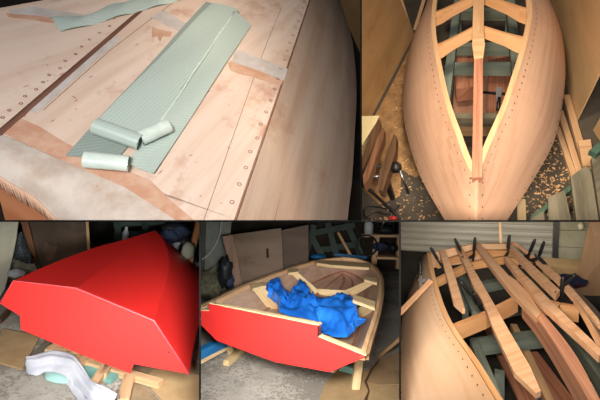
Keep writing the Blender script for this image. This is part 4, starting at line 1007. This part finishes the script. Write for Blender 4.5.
    for q0, q1, z, w, t, mt, lab in (((205, 240), (290, 410), .12, .12, .03, 'pine_red', 'reddish plank on the floor under the long left batten'),
                                     ((280, 300), (372, 430), .16, .18, .04, 'pine_red', 'wide reddish plank under the heavy stem timber'),
                                     ((255, 240), (340, 420), .2, .05, .05, 'pine', 'pale timber strip lying beside the wide plank under the stem'),
                                     ((230, 250), (330, 440), .04, .1, .03, 'dark_wood', 'dark plank on the floor below the trestle')):
        m = MB(); m.beam(Z(zq(*q0), z), Z(zq(*q1), z), w, t); single(b, 'timber_plank', lab, 'timber', m, M[mt])
    m = MB(); m.prism([Z(g4(*q), .1) for q in [(85, 305), (125, 330), (190, 375), (215, 420), (120, 420)]], (0, 0, .03)); single(b, 'blue_board', 'blue painted board poking out below the pointed left batten', 'board', m, M['blue'])
    m = lump(b.y(*g2(320, 275), 4.1), (.12, .1, .06), seed=5); single(b, 'cloth_bundle', 'dark blue and red cloth bundle on the floor by the leaning panel', 'bundle', m, plain('mixed_cloth', '232F55', .8, '5A2224', 8, lo=.5, hi=.6), smooth=True)
    m = MB(); p = b.y(*g2(300, 225), 4.6); m.box(p, (.22, 0, 0), (0, .12, 0), (0, 0, .08)); single(b, 'cardboard_box', 'brown cardboard box on the floor in front of the pale wall', 'box', m, M['card'])
    p = b.y(*g2(360, 40), 5.05); m = MB(); m.tube([p+V((0, 0, .06)), p+V((0, 0, .03)), p, p-V((0, 0, .035))], [.012, .03, .035, .015], 12); single(b, 'wall_lamp_bulb', 'small round glass lamp fixed on the pale wall', 'lamp', m, plain('bulb_glass', 'D8D0B0', .15), smooth=True)
    m = MB(); m.beam(b.y(501, 246, 4.9), b.y(500, 222, 5.0), .03, .03, (0, 1, 0)); single(b, 'timber_stick', 'thin upright stick standing in front of the roller door', 'timber', m, M['pine'])

# ================================================================== partitions, lights, camera
def partition(name, c0, c1, front):
    """thin black board between two neighbouring bays; c0, c1: its two front corners (u, v)"""
    m = MB()
    dv = lambda q: V(((q[0]-300)/F, (200-q[1])/F, -1))
    a0, a1, b0, b1 = dv(c0)*front, dv(c1)*front, dv(c0)*DEEP, dv(c1)*DEEP
    n = (a1-a0).cross(b0-a0).normalized()*front*.9/F
    m.add([a0-n, a1-n, b1-n, b0-n, a0+n, a1+n, b1+n, b0+n], [(3, 2, 1, 0), (4, 5, 6, 7), (0, 1, 5, 4), (1, 2, 6, 5), (2, 3, 7, 6), (3, 0, 4, 7)])
    me = bpy.data.meshes.new(name); me.from_pydata([tuple(v) for v in m.v], [], m.f); me.materials.append(M['black'])
    o = bpy.data.objects.new(name, me); COL.objects.link(o)
    o.matrix_world = Matrix.Translation(CAM) @ CW.to_4x4(); o['kind'] = 'structure'
partition('trim_1', (-OUT, 221), (361, 221), F_TOP)
partition('trim_2', (361, -420), (361, 221), F_SIDE)  # carried up out of view to block spill from the upper right lamp
partition('trim_3', (361, 221), (600+OUT, 221), F_LOW)
partition('trim_4', (200, 221), (200, 400+OUT), F_LOW)
partition('trim_6', (400, 221), (400, 400+OUT), F_LOW)

def lamp(b, name, pos, target, size, power, color=(1, 1, 1), kind='AREA', spread=180, sizey=None):
    L = bpy.data.lights.new(name, kind); L.energy = power; L.color = color
    if kind == 'AREA':
        L.shape = 'RECTANGLE'; L.size = size; L.size_y = sizey or size; L.spread = math.radians(spread)
    else: L.shadow_soft_size = size
    o = bpy.data.objects.new(name, L); COL.objects.link(o)
    d = (V(target)-V(pos)).normalized()
    q = d.to_track_quat('-Z', 'Y').to_matrix().to_4x4()
    w = world(b); w3 = w.to_3x3().to_4x4()
    o.matrix_world = Matrix.Translation(w @ V(pos)) @ w3 @ q
    return o
for fn in ('bay_hull_bottom', 'bay_planked_bow', 'bay_red_hull', 'bay_red_transom', 'bay_clamped_frame'):
    if fn in globals(): globals()[fn]()
W_ = bpy.data.worlds.new('World'); sc.world = W_; W_.use_nodes = True
W_.node_tree.nodes['Background'].inputs[0].default_value = (.9, .92, 1, 1)
W_.node_tree.nodes['Background'].inputs[1].default_value = .12

def P_(b, u, v, dist): return b.d(u, v, dist)
# hull bottom: work light from the left
lamp(TL, 'work_lamp', (-.45, -.25, 1.75), (.1, 1.1, 0), .4, 21, (1, .95, .91), spread=110)
# planked bow: warm lamp overhead
lamp(TR, 'bay_lamp', (-.1, 1.9, 2.75), (0, 2.4, .5), .35, 44, (1, .80, .60))
lamp(TR, 'front_fill', P_(TR, 470, 60, 1.25), P_(TR, 481, 80, 3), .3, 2.4, (1, .82, .64), spread=70)  # added soft fill from the front, evens out the planks
# garage daylight on the two red boats
lamp(BL, 'door_daylight', P_(BL, 60, 365, .85), P_(BL, 80, 335, 2.4), .34, 12.5, (1, .98, .95), sizey=.2, spread=80)
lamp(BM, 'door_daylight', P_(BM, 290, 285, .85), P_(BM, 285, 325, 2.6), .34, 26, (1, .98, .95), sizey=.2, spread=80)
lamp(BR, 'bay_lamp', P_(BR, 470, 250, .85), P_(BR, 500, 232, 4.0), .3, 16, (1, .84, .68), spread=90)  # added lamp near the camera, lights the frame from the front
lamp(BR, 'door_fill', P_(BR, 490, 227, 3.9), P_(BR, 490, 232, 6), 1.3, 8, (1, .9, .76), sizey=.1)  # added fill behind the frame to brighten the roller door

cam = bpy.data.cameras.new('camera'); cam.sensor_width = 36; cam.lens = 36*F/600; cam.clip_start = .05; cam.clip_end = 60
co = bpy.data.objects.new('camera', cam); COL.objects.link(co)
co.matrix_world = Matrix.Translation(CAM) @ CW.to_4x4(); sc.camera = co
sc.view_settings.view_transform = 'Standard'; sc.view_settings.look = 'None'
sc.view_settings.exposure = 0; sc.view_settings.gamma = 1
